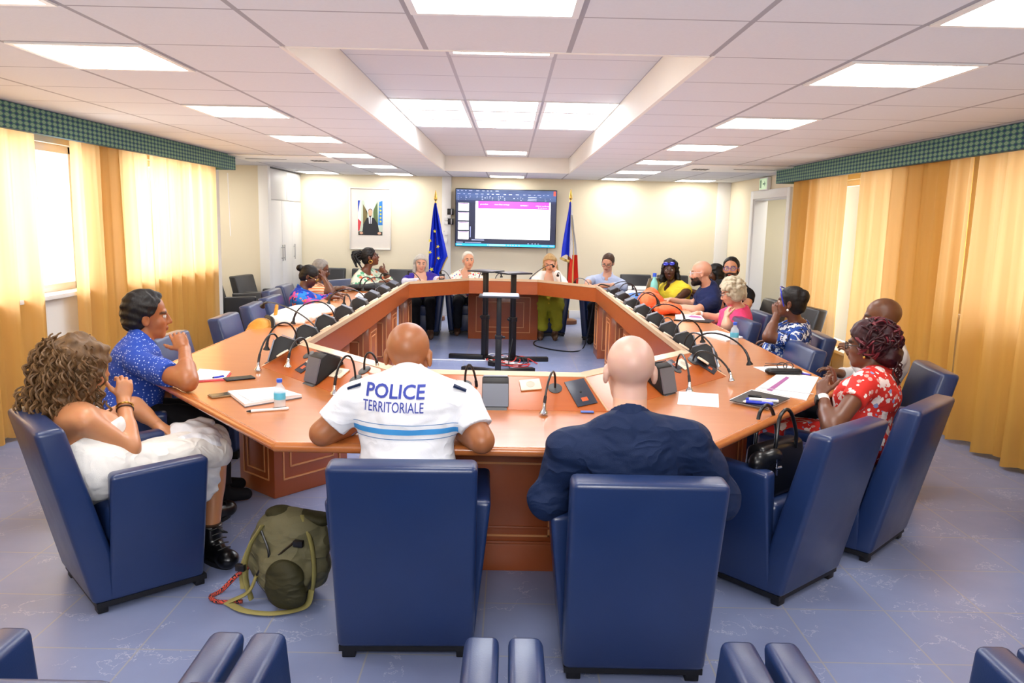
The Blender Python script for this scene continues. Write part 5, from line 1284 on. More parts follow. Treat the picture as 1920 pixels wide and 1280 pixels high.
bottle(onT(1225, 567), 1.35, 'tall green tinted water bottle in front of the woman in yellow', M_petg, False, 1.45)
bottle((-1.98, 6.05, .44), 1.0, 'water bottle with blue cap half hidden behind the edge of the left wing')
# right hand papers
sheet([(1270, 758), (1348, 764), (1347, 739), (1273, 734)], M_paper, 'single blank white sheet right of the navy shirted man')
r = sheet([(1368, 753), (1440, 768), (1481, 749), (1409, 734)], M_paper, 'black covered notebook with pens on top at the right table corner', 'notebook', 'notebook', .012, group='notebooks')
child_sheet(r, [(1368, 751), (1440, 766), (1481, 747), (1409, 732)], .763, M_blackp, 'cover', .003)
penobj(onT(1393, 752, .773), onT(1450, 757, .773), .008, M_bpen, 'thick blue marker on the black notebook', M_paper, 'marker')
penobj(onT(1398, 747, .773), onT(1460, 752, .773), .008, M_paper, 'white marker behind the blue one on the black notebook', M_bpen, 'marker')
penobj(onT(1402, 741, .772), onT(1428, 744, .772), .006, M_blackp, 'short black pen at the back of the black notebook')
r = sheet([(1415, 731), (1512, 751), (1535, 708), (1463, 698)], M_paper, 'open white document with a purple bar in front of the woman in red flowers', 'document', 'paper', .004)
child_sheet(r, [(1437, 731), (1447, 733), (1480, 708), (1474, 706)], .7555, M_purple, 'printed_bar')
child_sheet(r, [(1425, 727), (1525, 739), (1526, 738), (1426, 726)], .7555, M_greyp, 'fold_line')
sheet([(1412, 688), (1440, 700), (1522, 703), (1480, 686)], M_paper, 'white sheet under the spectacle case on the right')
p, q = onT(1443, 697, .765), onT(1495, 698, .765); S = SDF(.004); S.cone(p+V((0, 0, .005)), q+V((0, 0, .005)), .028, .028, .01, sq=((0, 0, 1), 1.5)); o = S.mesh('spectacle_case', M_blackp, None, tuple((p+q)/2)); o.location = (p+q)/2; tag(o, 'black spectacle case on the white sheet in front of the empty chair', 'spectacle case')
penobj(onT(1522, 703, .758), onT(1497, 699, .758), .0055, mat('violet_pen', '#5a4fd0', .3), 'violet blue pen next to the spectacle case')
r = thing('spectacles', 'folded dark spectacles standing behind the spectacle case', 'spectacles', tuple(onT(1472, 688)))
for s, u in ((0, 1466), (1, 1478)):
    c = onT(u, 686, .775)-r.location; b = MB(); b.tube([c+V((.028*math.cos(a), -.005*math.cos(a), .021*math.sin(a))) for a in [2*PI*k/18 for k in range(18)]], .003, 6, closed=True); b.obj('rim', M_gl, r)
    b = MB(); b.tube(spline([c+V((0, 0, .01)), onT(u-22-8*s, 684-3*s, .768)-r.location, onT(u-33-10*s, 686-5*s, .757)-r.location], 5), .0025, 6); b.obj('temple', M_gl, r)
r = sheet([(1303, 626), (1362, 641), (1393, 634), (1345, 622)], M_paper, 'loose stack of white papers by the water bottle on the right wing', 'paper_stack', 'paper', .012)
r = sheet([(1263, 601), (1330, 606), (1340, 602), (1270, 590)], M_blackp, 'black folder with white and purple printed page in front of the woman in pink', 'document_folder', 'folder', .010)
child_sheet(r, [(1267, 598), (1322, 600), (1314, 591), (1266, 588)], .7615, M_paper, 'printed_page'); child_sheet(r, [(1290, 594), (1318, 597), (1312, 593), (1296, 591)], .7625, M_purple, 'printed_bar')
# laptop
p = onT(1205, 553); r = thing('laptop', 'open grey laptop in front of the woman in yellow', 'laptop', tuple(p), .9)
MB().box((-.16, -.11, 0), (.16, .11, .015)).obj('base', M_grey, r, bevel=.003); b = MB(); b.box((-.16, 0, 0), (.16, .008, .21), Matrix.Translation((0, -.11, .012)) @ Matrix.Rotation(.25, 4, 'X')); b.obj('lid', mat('laptop_lid', '#a9a7a2', .4, .4), r, bevel=.003)
p = onT(1250, 575); r = thing('laptop', 'dark laptop under the hands of the bearded man in the navy polo', 'laptop', tuple(p), 1.75)
MB().box((-.16, -.11, 0), (.16, .11, .014)).obj('base', mat('dark_laptop', '#3c3e46', .4), r, bevel=.003); b = MB(); b.box((-.15, -.02, .0145), (.15, .09, .016)); b.obj('keyboard', M_blackp, r, smooth=False)
# bags
def softbag(name, label, cat, blobs, m_, amp=.008, fr=22, h=.008, z0=None, k=.04):
    S = SDF(h); cs = [V(c) for c, _ in blobs]; o = sum(cs, V())/len(cs)
    for c, rr in blobs: S.ell(c, rr, None, k)
    if z0: S.cut((0, 0, z0), (0, 0, -1))
    S.disp(lambda P_: wr(P_, amp, fr, 7)); ob = S.mesh(name, m_, None, tuple(o)); ob.location = o; return tag(ob, label, cat)
M_or = fabric('orange_nylon', '#f2683a', .5, bs=.8)
softbag('orange_bag', 'crumpled orange bag on the right wing in front of the laptop', 'bag', [((1.40, 7.75, .84), (.13, .16, .11)), ((1.52, 7.5, .80), (.13, .15, .07)), ((1.44, 7.95, .86), (.10, .10, .10))], M_or, .011, 24, z0=.752)
softbag('blue_pouch', 'small blue cloth pouch behind the microphones on the right wing', 'bag', [((1.36, 8.6, .79), (.10, .14, .05)), ((1.42, 8.8, .79), (.10, .12, .05))], fabric('blue_cloth', '#5f86c9', .8), .006, 24, z0=.752)
sheet([(1165, 552), (1195, 556), (1206, 548), (1178, 545)], M_paper, 'white papers near the far end of the right wing', th=.01)
M_tote = fabric('white_canvas', '#efe9df', .85, bs=.6)
softbag('tote_bag', 'soft white tote bag lying on the left wing', 'bag', [((-1.78, 6.55, .78), (.20, .30, .07)), ((-1.72, 6.95, .78), (.17, .22, .06)), ((-1.80, 6.25, .77), (.14, .16, .05))], M_tote, .012, 14, z0=.752)
softbag('black_bag', 'flat black bag lying on the far end of the left wing', 'bag', [((-1.70, 9.3, .785), (.26, .09, .045)), ((-1.52, 9.38, .79), (.14, .11, .055))], fabric('black_nylon', '#15161a', .5), .006, 22, z0=.752)
sheet([(665, 556), (715, 560), (722, 552), (672, 549)], M_paper, 'white papers in front of the woman with dreadlocks')
# yellow backpack on the empty armchair
r = thing('backpack', 'yellow backpack with black straps leaning on the empty grey blue armchair', 'backpack', (-1.93, 6.05, .44)); M_yb = fabric('yellow_nylon', '#c98a2e', .6, bs=.6)
S = SDF(.008); S.ell((0, .05, .2), (.13, .24, .17), None, .03); S.ell((.02, -.12, .16), (.11, .12, .13), None, .03); S.cut((0, 0, .0), (0, 0, -1)); S.disp(lambda P_: wr(P_, .006, 24, 2)); S.mesh('bag_body', M_yb, r)
b = MB(); b.tube(spline([(.05, .2, .33), (.06, .24, .42), (.05, .28, .44), (.03, .30, .36), (.02, .28, .30)], 6), .014, 8); b.obj('handle', M_yb, r)
b = MB(); b.tube(spline([(.11, -.2, .1), (.13, -.12, .26), (.10, 0, .36), (.02, .1, .38)], 6), .018, 8, flat=.5); b.tube(spline([(.13, -.05, .1), (.15, .05, .25), (.10, .15, .34)], 6), .014, 8, flat=.5); b.obj('strap', M_blackp, r)
# handbag on the near right armchair
r = thing('handbag', 'black leather handbag with two tall handles on the near right armchair', 'handbag', (1.22, 3.40, .43), math.radians(40)); M_hb = mat('handbag_leather', '#0d0e12', .3)
b = MB(); b.hexa([(-.15, -.07, 0), (.15, -.07, 0), (.15, .09, 0), (-.15, .09, 0), (-.17, -.03, .225), (.17, -.03, .225), (.17, .06, .225), (-.17, .06, .225)]); b.obj('bag_body', M_hb, r, bevel=.028, seg=4)
for y in (-.035, .065):
    b = MB(); b.tube(spline([(-.085, y, .19), (-.08, y, .26), (-.05, y+.01, .345), (0, y+.01, .375), (.05, y+.01, .345), (.08, y, .26), (.085, y, .19)], 6), .0085, 10); b.obj('handle', M_hb, r)
S = SDF(.005)
S.ell((-.13, -.05, .19), (.06, .035, .035), None, .02); S.ell((-.2, -.03, .17), (.05, .04, .05), None, .02); S.mesh('flap', M_hb, r)
b = MB(); b.tube([(-.16, -.085, .15), (-.12, -.09, .15)], .006, 8); b.tube([(-.15, -.085, .19), (-.15, -.09, .12)], .004, 8); b.obj('buckle', M_chr, r)
# olive backpack on the floor
bp = atz(545, 1085, 0); r = thing('backpack', 'olive green hiking backpack standing on the floor beside the police shirt chair', 'backpack', (-.885, 3.20, 0), math.radians(-12)); r.scale = (1.38, 1.15, .94); r.location.x -= .03
M_ol = fabric('olive_nylon', '#6f6a4e', .6, bs=.7); M_old = fabric('dark_olive_nylon', '#38351f', .6, bs=.6); M_web = fabric('olive_webbing', '#9b9158', .7)
S = SDF(.006); S.ell((0, 0, .14), (.135, .11, .15), None, .05); S.ell((.0, 0, .27), (.12, .095, .12), None, .05); S.ell((.02, -.10, .13), (.085, .05, .11), None, .03); S.cut((0, 0, .002), (0, 0, -1)); S.disp(lambda P_: wr(P_, .007, 26, 6)); S.mesh('bag_body', M_ol, r)
S = SDF(.006); S.cone((-.03, .0, .37), (.09, .02, .35), .045, .04, .03, sq=((0, 0, 1), 1.4)); S.disp(lambda P_: wr(P_, .006, 30, 8)); S.mesh('rolled_top', M_old, r)
S = SDF(.006); S.ell((.045, -.15, .15), (.06, .045, .085), None, .02); S.ell((.05, -.15, .075), (.065, .04, .06), None, .03); S.disp(lambda P_: wr(P_, .003, 30, 9)); S.mesh('pocket', M_old, r)
for pts in ([(-.09, -.10, .0), (-.11, -.10, .12), (-.09, -.10, .25), (-.06, -.07, .34)], [(.10, -.09, .02), (.115, -.09, .14), (.10, -.07, .27), (.05, -.02, .38)], [(-.13, -.06, .02), (-.15, -.02, .10), (-.12, .02, .25)], [(-.14, -.16, .012), (-.06, -.20, .012), (.03, -.19, .012), (.10, -.13, .02), (.11, -.10, .08)], [(-.14, -.16, .012), (-.08, -.14, .06), (-.06, -.12, .13)]):
    b = MB(); b.tube(spline(pts, 6), .015, 8, flat=.35); b.obj('strap', M_web, r)
for pts in ([(-.05, -.1, .33), (-.02, -.115, .22), (-.06, -.12, .12), (.0, -.13, .03)], [(.06, -.11, .3), (.0, -.125, .2), (.05, -.14, .1)]):
    b = MB(); b.tube(spline(pts, 8), .004, 6); b.obj('cord', M_blackp, r)
b = MB(); b.box((-.13, -.125, .14), (-.10, -.105, .17)); b.box((.06, -.12, .28), (.09, -.10, .31)); b.obj('buckle', M_blackp, r, bevel=.003)
t = NT('rope'); o_ = t.coord(); t.p(Base_Color=t.mix(t.math('GREATER_THAN', t.math('SINE', t.math('MULTIPLY', t.noise(o_, 55, 0), 40)), 0), lin('#e2553f'), lin('#20242c')), Roughness=.8)
b = MB(); b.tube(spline([(-.10, .0, .13), (-.15, -.05, .09), (-.20, -.08, .012), (-.21, -.13, .010), (-.17, -.16, .010), (-.10, -.14, .012)], 8), .0085, 8); b.obj('rope_leash', t.m, r)
# three black equipment stands in the middle
M_std = mat('stand_black', '#0e0e11', .4)
def stand(x, y, h, label, tray, rz=0, base=True):
    r = thing('equipment_stand', label, 'stand', (x, y, 0), rz, 'black equipment stands'); b = MB(); b.box((-.032, -.032, .03), (.032, .032, h*.5)); b.box((-.025, -.025, h*.5), (.025, .025, h)); b.obj('pole', M_std, r, bevel=.004)
    b = MB(); b.box((-tray, -.14, h), (tray, .14, h+.018)); b.obj('top_plate', mat('stand_plate', '#2c2d33', .35), r, bevel=.004)
    if base:
        for a in (-1, 1):
            b = MB(); M = Matrix.Rotation(a*1.15, 4, 'Z'); b.box((-.04, -.03, 0), (.04, .42, .05), M); b.obj('foot', M_std, r, bevel=.006)
    b = MB(); b.box((-.038, -.038, h*.46), (.038, .038, h*.51)); b.tube([(.035, 0, h*.485), (.07, 0, h*.485)], .014, 10); b.obj('clamp', M_std, r, bevel=.004)
    return r
stand(-.27, 9.05, 1.02, 'black stand with flat top plate, left of the two tall stands', .165, 2.6)
stand(.05, 8.95, 1.01, 'black stand with flat top plate, right of the two tall stands', .165, -2.6)
r = stand(-.10, 8.15, .82, 'front black stand holding a shallow tray of papers', .21, 0, True)
MB().box((-.17, -.12, .839), (.20, .12, .852)).obj('tray_papers', mat('bluish_paper', '#cfd6ea', .5), r, smooth=False)
# cables and power strip
M_cb = mat('black_cable', '#0c0c0e', .5); M_cr = mat('red_cable', '#d8372f', .45); M_cw = mat('white_cable', '#e9e9ea', .5)
rr = random.Random(21)
def cable(pts, m_, label, rad=.006, n=8):
    P0 = [V(p) for p in pts]; o = P0[0].copy(); o.z = 0; b = MB(); b.tube(spline([p-o for p in P0], n), rad, 6); ob = b.obj('cable', m_); ob.location = o; return tag(ob, label, 'cable')
def coil(c, R, n, seed, z=.01):
    q = random.Random(seed); return [V((c[0]+R*(.6+.5*q.random())*math.cos(i*.9), c[1]+R*1.6*(.5+.5*q.random())*math.sin(i*.9), z+.05*q.random())) for i in range(n)]
cable(coil((-.05, 8.9), .22, 16, 1), M_cr, 'tangled red cable around the black stands'); cable(coil((.1, 8.75), .22, 14, 2), M_cr, 'loose red cable loop right of the power strip')
cable(coil((.02, 8.8), .25, 16, 3), M_cb, 'tangled black cable around the black stands', .005); cable(coil((-.15, 8.95), .16, 10, 4), M_cw, 'white cable looped by the left stand', .006)
cable([(-.1, 8.9, .01), (-.5, 8.9, .008), (-1.0, 8.9, .008), (-1.15, 8.84, .009), (-1.22, 8.82, .009)], M_cw, 'white cable running left along the floor to the table', .009)
cable([(.42, 11.0, .3), (.48, 10.85, .02), (.35, 10.4, .008), (.38, 10.05, .008), (.62, 9.75, .008), (.85, 9.7, .008), (.98, 10.0, .02), (1.0, 9.6, .35), (1.03, 9.35, .75), (1.06, 9.2, .885), (1.15, 9.0, .89)], M_cb, 'black cable on the floor rising over the right table corner', .008)
cable([(.05, 8.7, .3), (.02, 8.5, .01), (.2, 8.0, .008), (.35, 7.5, .008)], M_cb, 'thin black cable running forward from the stands', .005)
r = thing('power_strip', 'white power strip among the cables between the stands', 'power strip', (.02, 8.62, 0), .8); MB().box((-.05, -.16, 0), (.05, .16, .05)).obj('housing', M_cw, r, bevel=.008)
for k in range(3): MB().lathe([(0, .0505), (.02, .0505), (.02, .053), (0, .053)], 14, Matrix.Translation((0, -.1+.1*k, 0))).obj('outlet', M_blk, r)
# ------------------------------------------------------------------ television
tvc = V((-.08, 13.1, 1.645)); tv = thing('wall_mounted_television', 'large wall television showing a slide editor, behind the head table', 'television', tuple(tvc))
TW, TH = .835, .472
MB().box((-TW, 0, -TH), (TW, .06, TH)).obj('casing', M_blackp, tv, bevel=.006)
t = NT('screen_back'); o = t.coord(); s_ = t.n('ShaderNodeSeparateXYZ'); t.t.links.new(o, s_.inputs[0]); gz = t.math('ADD', t.math('MULTIPLY', s_.outputs[2], 1.05), .5)
wv = t.noise(t.mapping(o, (1.2, 1, 6)), 3, 3); cc = t.ramp(gz, [(0, '#2a3358'), (.3, '#232a4e'), (.75, '#29325c'), (.9, '#3d55a8'), (1, '#27356e')]); cc = t.mix(t.math('MULTIPLY', t.math('GREATER_THAN', gz, .8), t.math('MULTIPLY', wv, .55)), cc, lin('#8fb4ee'))
t.p(Base_Color=(0, 0, 0, 1), Roughness=.25, Emission_Color=cc, Emission_Strength=.9); M_scr = t.m
def em(n, c, s=1.0): return mat('screen_'+n, c, .3, emit=s)
def scr(name, x0, x1, z0, z1, m_, lay=1):
    b = MB(); b.box((-TW+x0*2*TW, -.002-.0006*lay, TH-z1*2*TH), (-TW+x1*2*TW, -.0018-.0006*lay, TH-z0*2*TH)); return b.obj(name, m_, tv, smooth=False)
b = MB(); b.box((-TW+.012, -.0021, -TH+.012), (TW-.012, -.0015, TH-.012)); scr0 = b.obj('screen', M_scr, tv, smooth=False)
M_sw = em('white', '#fdfeff', 1.0); M_mag = em('magenta', '#d247e0', 1.0); M_txt = em('text', '#aab4dc', .8); M_dk = em('ribbon', '#232c52', .8); M_cy = em('taskbar', '#35b6e8', 1.0); M_fnt = em('faint', '#d9dee2', 1.0); M_rd = em('red', '#d85a4a', .8)
scr('slide', .20, .94, .21, .86, M_sw); scr('title_band', .225, .925, .21, .335, M_mag, 2); scr('taskbar', .008, .992, .945, .988, M_cy); scr('search_field', .34, .49, .95, .983, em('search', '#8fdcf4', 1.0), 2)
for k in range(4): scr('thumbnail', .03, .135, .245+.163*k, .385+.163*k, M_sw); scr('thumbnail_title', .038, .128, .25+.163*k, .262+.163*k, em('thumb', '#7a3a8c', .9), 2)
scr('scrollbar', .148, .156, .65, .84, em('bar', '#8f98c8', .8))
rq = random.Random(4)
b = MB()
def dash(x0, x1, z0, z1, lay=3): b.box((-TW+x0*2*TW, -.002-.0006*lay, TH-z1*2*TH), (-TW+x1*2*TW, -.0018-.0006*lay, TH-z0*2*TH))
for z in (.03, .085):
    x = .02
    while x < (.42 if z < .05 else .93):
        w_ = rq.uniform(.015, .05); dash(x, x+w_*.7, z, z+.010); x += w_+rq.uniform(.01, .03)
for z in (.125, .15, .18):
    for x0 in (.025, .055, .10, .14, .21, .235, .26, .285, .31, .335, .36, .42, .44, .46, .48, .52, .57, .61, .64, .66, .71, .83, .88, .93):
        if rq.random() < .55: dash(x0, x0+rq.uniform(.005, .016), z, z+.009)
for z in (.125, .155, .18): dash(.715, .80, z, z+.012)
dash(.165, .29, .875, .888); dash(.015, .08, .92, .932); dash(.10, .26, .92, .932); dash(.02, .07, .955, .975); dash(.86, .92, .96, .972); dash(.94, .98, .955, .972)
for x0 in (.32, .49, .52, .545, .57, .60, .63, .72, .76, .79, .82): dash(x0, x0+.014, .955 if x0 < .66 else .925, .977 if x0 < .66 else .936)
b.obj('interface_text', M_txt, tv, smooth=False)
for z, w_ in ((.45, .11), (.50, .05), (.545, .10), (.59, .10), (.64, .07)): scr('slide_text', .225, .225+w_, z, z+.013, M_fnt, 2)
scr('close_button', .965, .988, .02, .10, M_rd, 3)
def tvtext(txt, cx, z, hgt):
    cu = bpy.data.curves.new('t', 'FONT'); cu.body = txt; cu.size = hgt; cu.align_x = 'CENTER'; to = bpy.data.objects.new('t', cu); C.objects.link(to); me = bpy.data.meshes.new_from_object(to.evaluated_get(bpy.context.evaluated_depsgraph_get())); bpy.data.objects.remove(to)
    me.transform(basis((-TW+cx*2*TW, -.0045, TH-z*2*TH), (1, 0, 0), (0, 0, 1), (0, -1, 0))); me.materials.clear(); me.materials.append(M_sw); link('slide_heading', me, tv)
tvtext('généraliste', .285, .272, .030); tvtext('vous n\'êtes envisagé', .46, .272, .030); tvtext('territoire !', .68, .282, .030); tvtext('critères nombreux', .86, .285, .030); tvtext('du territoire !', .865, .318, .030)
for z in (1.735, 1.575):
    r = thing('wall_box', 'small %s black box on the wall left of the television' % ('upper' if z > 1.6 else 'lower'), 'wall box', (-1.0, 13.2, z), group='black boxes beside the television'); MB().box((-.05, -.04, -.05), (.05, .045, .05)).obj('box_body', M_blackp, r, bevel=.005); MB().box((.012, -.043, -.045), (.022, -.04, .045)).obj('light_strip', M_cw, r, smooth=False)
cable([(-1.03, 13.16, 1.72), (-1.06, 13.2, 1.6), (-1.05, 13.2, 1.42), (-1.0, 13.2, 1.36), (-1.08, 13.2, 1.33), (-1.1, 13.16, 1.42)], M_cb, 'thin black cable hanging from the wall boxes left of the television', .004)
cable([(.62, 13.18, 1.17), (.62, 13.2, .6), (.62, 13.22, .01)], M_cb, 'black cable hanging below the television', .005)
for z in (1.62, 1.55, 1.38, 1.25): tag(MB().box((-1.10, 13.145, z-.03), (-1.04, 13.168, z+.03)).obj('wall_switch', M_white, bevel=.003), 'small white switch on the white column beside the blue flag', 'switch', 'switches on the white column')
# ------------------------------------------------------------------ portrait
pf = thing('framed_portrait', 'white framed official portrait of a man in a dark suit on the back wall', 'picture', (-2.335, 13.24, 1.59)); M_fr = mat('frame_white', '#efe9e0', .4)
b = MB()
for lo, hi in (((-.345, -.51), (-.325, .51)), ((.325, -.51), (.345, .51)), ((-.325, -.51), (.325, -.49)), ((-.325, .49), (.325, .51))): b.box((lo[0], -.03, lo[1]), (hi[0], 0, hi[1]))
b.obj('frame', M_fr, pf, bevel=.003); MB().box((-.325, -.012, -.49), (.325, -.002, .49)).obj('mount', mat('mount_board', '#ece4da', .6), pf, smooth=False)
def pic(poly, c, lay, name='print'): b = MB(); b.prism(poly, 0, .0006, basis((0, -.0125-.0007*lay, 0), (1, 0, 0), (0, 0, 1), (0, -1, 0))); b.obj(name, mat('pic_'+c[1:], c, .6), pf, smooth=False)
z0, z1, xa, xb = -.27, .30, -.205, .205
def R_(a, b_, c, d): return [(a, c), (b_, c), (b_, d), (a, d)]
pic(R_(xa, xb, z0, z1), '#c9d6c4', 0); pic([(-.12, z0), (-.12, .24), (-.05, .12), (-.06, z0)], '#75683f', 1); pic([(.06, z0), (.05, .14), (.12, .28), (.13, z0)], '#5d7348', 1); pic([(-.06, .1), (.05, .12), (.1, .3), (-.1, .3)], '#eef0ee', 1)
pic([(-.205, .10), (-.165, .30), (-.205, .30)], '#2f4fb8', 2); pic([(-.205, .10), (-.165, .30), (-.145, .30), (-.15, -.05), (-.205, -.0)], '#f0eeee', 2); pic([(-.205, -.2), (-.205, 0), (-.15, -.05), (-.18, -.2)], '#d0414a', 3)
pic([(.13, -.1), (.15, .28), (.205, .30), (.205, -.1)], '#2f7fd0', 2)
for k in range(5): pic([(.172+.018*math.cos(a), .2-.06*k+.018*math.sin(a)) for a in [2*PI*q/5 for q in range(5)]], '#e6d84a', 3)
pic([(-.14, z0), (-.115, -.09), (-.055, .02), (.06, .02), (.125, -.08), (.16, z0)], '#23252c', 4); pic([(-.02, -.08), (-.03, .05), (.03, .05), (.02, -.08)], '#f2f2f4', 5); pic([(-.007, -.08), (-.007, .04), (.007, .04), (.007, -.08)], '#23283f', 6)
pic([(.002+.034*math.cos(a), .105+.052*math.sin(a)) for a in [2*PI*q/18 for q in range(18)]], '#e2b193', 6); pic([(.002+.037*math.cos(a), .122+.045*math.sin(a)) for a in [PI*q/12 for q in range(13)]], '#4f3f33', 5); pic(R_(-.02, .02, .03, .07), '#dca88a', 5)
pic(R_(-.20, -.10, z0, -.21), '#3b3330', 5); pic(R_(.11, .20, z0, -.21), '#3b3330', 5); pic([(-.15+.03*math.cos(a), -.235+.02*math.sin(a)) for a in [2*PI*q/12 for q in range(12)]], '#dcab90', 7); pic([(.15+.03*math.cos(a), -.235+.02*math.sin(a)) for a in [2*PI*q/12 for q in range(12)]], '#dcab90', 7)
# ------------------------------------------------------------------ flags
M_pole = mat('flag_pole', '#6b3d22', .4); M_fringe = mat('gold_fringe', '#d9b866', .6)
def hang(r, prof, mats_, name, ph, folds=3.2, splits=None):
    """hanging cloth: prof = rows of (z, x_left, x_right)"""
    nu, P = 44, []
    for i in range(nu+1):
        u = i/nu; row = []
        for z, a, e in prof: row.append((a+(e-a)*u, -.055+.035*math.sin(u*folds*2*PI+ph)*min(1, (e-a)*6+.2)+.01*math.sin(u*13+z*3), z+.05*(prof[-1][0]-z == 0)*math.sin(u*5)))
        P.append(row)
    b = MB(); b.surf(P)
    nv = len(prof)
    if splits:
        k = 0
        for i in range(nu):
            for j in range(nv-1): b.mi[k] = splits((i+.5)/nu, j/(nv-1)); k += 1
    return b.obj(name, mats_, r, sharp=180), P
M_eu = fabric('flag_blue', '#1436d8', .6); M_star = mat('star_yellow', '#f2e03a', .6); M_fw = fabric('flag_white', '#f2f0ee', .7); M_frd = fabric('flag_red', '#e8402f', .6); M_fb = fabric('flag_navy', '#1a35d0', .6)
def pole(r, h):
    b = MB(); b.tube([(0, 0, .1), (0, 0, h)], .018, 12); b.obj('pole', M_pole, r); b = MB(); b.lathe([(0, h), (.02, h), (.012, h+.03), (.028, h+.06), (.022, h+.1), (.004, h+.2), (0, h+.2)], 14); b.obj('finial', M_gold, r)
    b = MB(); b.lathe([(0, 0), (.16, 0), (.165, .015), (.16, .06), (.12, .075), (.035, .085), (.03, .17), (0, .17)], 28); b.obj('base', mat('flag_base', '#7a4a2a', .3), r); b = MB(); b.lathe([(0, .165), (.032, .165), (.032, .2), (.02, .23), (0, .23)], 14); b.obj('collar', M_gold, r)
fl = thing('european_flag', 'furled blue flag with yellow stars on a pole, left of the television', 'flag', (-1.19, 12.6, 0)); pole(fl, 1.86)
prof = [(1.86, -.012, .012), (1.78, -.03, .03), (1.6, -.05, .07), (1.4, -.07, .11), (1.2, -.085, .16), (1.02, -.10, .20), (.92, -.10, .15), (.80, -.10, .10), (.68, -.10, .06)]
o, P_ = hang(fl, prof, [M_eu], 'flag_cloth', .4)
b = MB(); b.tube([(x, y-.004, z) for x, y, z in [P_[i][-1] for i in range(45)]], .012, 6); b.tube([P_[44][j] for j in range(5, 9)], .012, 6); b.obj('fringe', M_fringe, fl)
def star(x, z, s, rz=0): 
    pts = [(s*(1 if k % 2 == 0 else .42)*math.sin(k*PI/5+rz), s*(1 if k % 2 == 0 else .42)*math.cos(k*PI/5+rz)) for k in range(10)]; b = MB(); b.prism(pts, 0, .003, basis((x, -.105, z), (1, 0, 0), (0, 0, 1), (0, -1, 0))); b.obj('star', M_star, fl, smooth=False)
for x, z, s in ((.0, 1.42, .03), (-.075, 1.27, .032), (-.075, 1.09, .034), (-.05, .82, .04), (.05, 1.18, .03), (.06, 1.0, .03), (-.0, .72, .032)): star(x, z, s, rz=x*9)
fl = thing('french_flag', 'furled blue, white and red flag on a pole, right of the television', 'flag', (.935, 12.5, 0)); pole(fl, 1.92)
prof = [(1.92, -.015, .015), (1.8, -.03, .03), (1.6, -.06, .06), (1.4, -.09, .08), (1.2, -.115, .10), (1.05, -.125, .11)]
hang(fl, prof, [M_fb, M_fw, M_frd], 'flag_cloth', 1.2, 2.2, lambda u, v: 0 if u < .55 else (1 if u < .68 or v < .9 else 1))
prof = [(1.72, .0, .03), (1.5, .01, .06), (1.3, .02, .10), (1.1, .02, .125), (.9, .0, .14), (.72, -.01, .155), (.6, -.0, .15)]
o, P2 = hang(fl, prof, [M_fw, M_frd, M_fringe], 'hanging_fold', .2, 1.6, lambda u, v: (2 if .38 < u < .52 else (1 if v > .45 else 0)))
o.location = (0, -.03, 0)
b = MB(); b.tube([(-.125+.18*i/20, .03*math.sin(i*.8)-.01, 1.04-.05*math.sin(i/20*PI*.5)) for i in range(21)], .022, 6); b.obj('fringe', M_fringe, fl)
# ------------------------------------------------------------------ along the walls
r = thing('side_table', 'low white table behind the right wing by the back wall', 'side table', (2.15, 12.1, 0)); MB().box((-.45, -.3, .60), (.45, .3, .635)).obj('table_top', M_white, r, bevel=.005)
for x in (-.42, .42):
    for y in (-.27, .27): MB().box((x-.02, y-.02, 0), (x+.02, y+.02, .60)).obj('leg', M_grey, r, bevel=.002)
softbag('red_bag', 'shiny red bag on the black chair near the doorway', 'bag', [((2.62, 8.9, .60), (.16, .17, .10)), ((2.55, 8.75, .58), (.12, .12, .08))], mat('red_leather', '#b01522', .25), .008, 24)
softbag('yellow_cloth', 'yellow cloth bundle above the red bag by the doorway', 'cloth', [((2.70, 9.15, .62), (.12, .12, .10))], fabric('pale_yellow_cloth', '#e2c65c', .8), .01, 24)
softbag('shoulder_bag', 'black bag slung on the arm of the alcove lounge chair', 'bag', [((-3.12, 10.6, .42), (.05, .14, .20))], M_black_c, .005, 20)
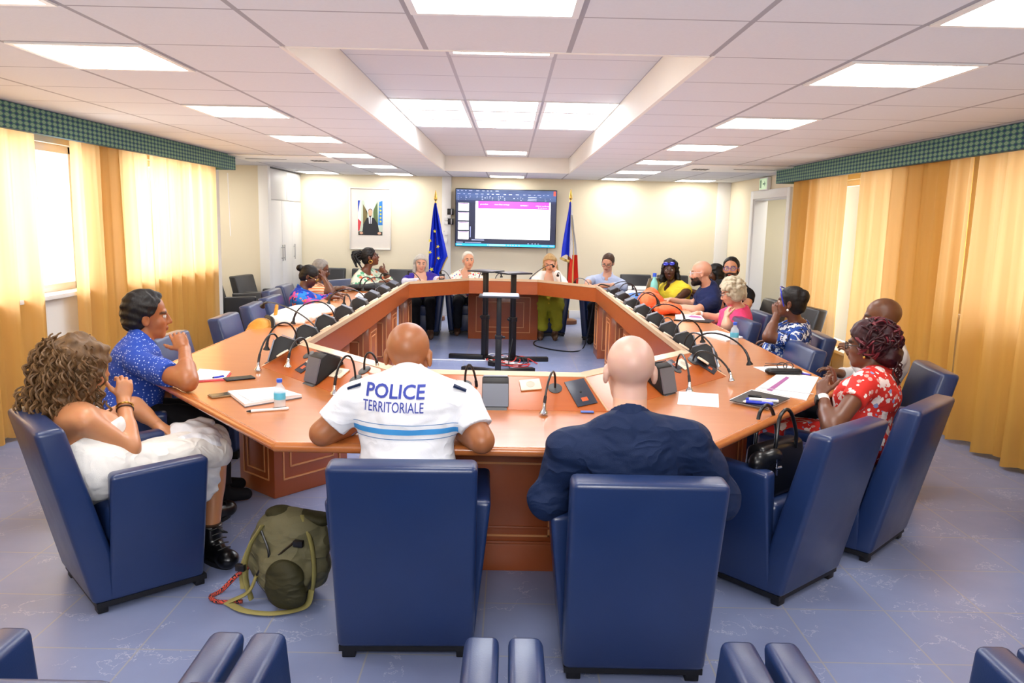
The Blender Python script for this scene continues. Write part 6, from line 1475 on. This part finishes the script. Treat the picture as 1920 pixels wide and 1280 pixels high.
r = thing('blue_card', 'small blue card standing on the near console edge by the navy shirted man', 'card', tuple(atz(1101, 773, .7525))); MB().box((-.03, -.012, 0), (.03, .012, .006)).obj('card_face', mat('card_blue', '#4f74c8', .4), r, bevel=.001)
# ------------------------------------------------------------------ light
w = bpy.data.worlds.new('daylight'); bpy.context.scene.world = w; w.use_nodes = True
bg = w.node_tree.nodes['Background']; bg.inputs[0].default_value = (1.0, .99, .96, 1); bg.inputs[1].default_value = 2.2
def area(name, loc, rot, sx, sy, power, col):
    l = bpy.data.lights.new(name, 'AREA'); l.shape = 'RECTANGLE'; l.size = sx; l.size_y = sy; l.energy = power; l.color = col
    o = bpy.data.objects.new(name, l); C.objects.link(o); o.location = loc; o.rotation_euler = rot; return o
for i, (a, e, zb, zt) in enumerate(WL): area('daylight_left', (XL-.55, (a+e)/2, (zb+zt)/2+.1), (0, -PI/2, 0), 1.5, e-a+.2, 95 if i else 60, (1, .97, .9))
for i, (a, e, zb, zt) in enumerate(WR): area('daylight_right', (XR+.55, (a+e)/2, (zb+zt)/2+.1), (0, PI/2, 0), 1.5, e-a+.2, 45, (1, .97, .9))
area('added_alcove_fill', (-4.3, 10.3, 2.28), (0, 0, 0), .6, .6, 22, (1, .97, .92))  # fill light added to lift the dark alcove wall, no known fitting
area('lobby_lamp', (4.6, 11.1, 2.25), (0, 0, 0), .6, .6, 25, (1, .97, .9))
area('camera_bounce_flash', (.1, -.5, 1.9), (math.radians(60), 0, 0), 1.6, .6, 60, (1, .98, .96))
area('added_ceiling_fill', (.0, 5.0, 1.72), (PI, 0, 0), 5.6, 14, 78, (1, .97, .94))  # upward fill panel added to brighten the ceiling, not a real fixture
s = bpy.context.scene
s.view_settings.view_transform = 'Standard'; s.view_settings.look = 'None'; s.view_settings.exposure = 0.0; s.view_settings.gamma = 1.0
s.cycles.adaptive_threshold = .03; s.cycles.max_bounces = 5; s.cycles.diffuse_bounces = 3; s.cycles.glossy_bounces = 3; s.cycles.transmission_bounces = 6; s.cycles.caustics_reflective = False; s.cycles.caustics_refractive = False; s.cycles.sample_clamp_indirect = 6
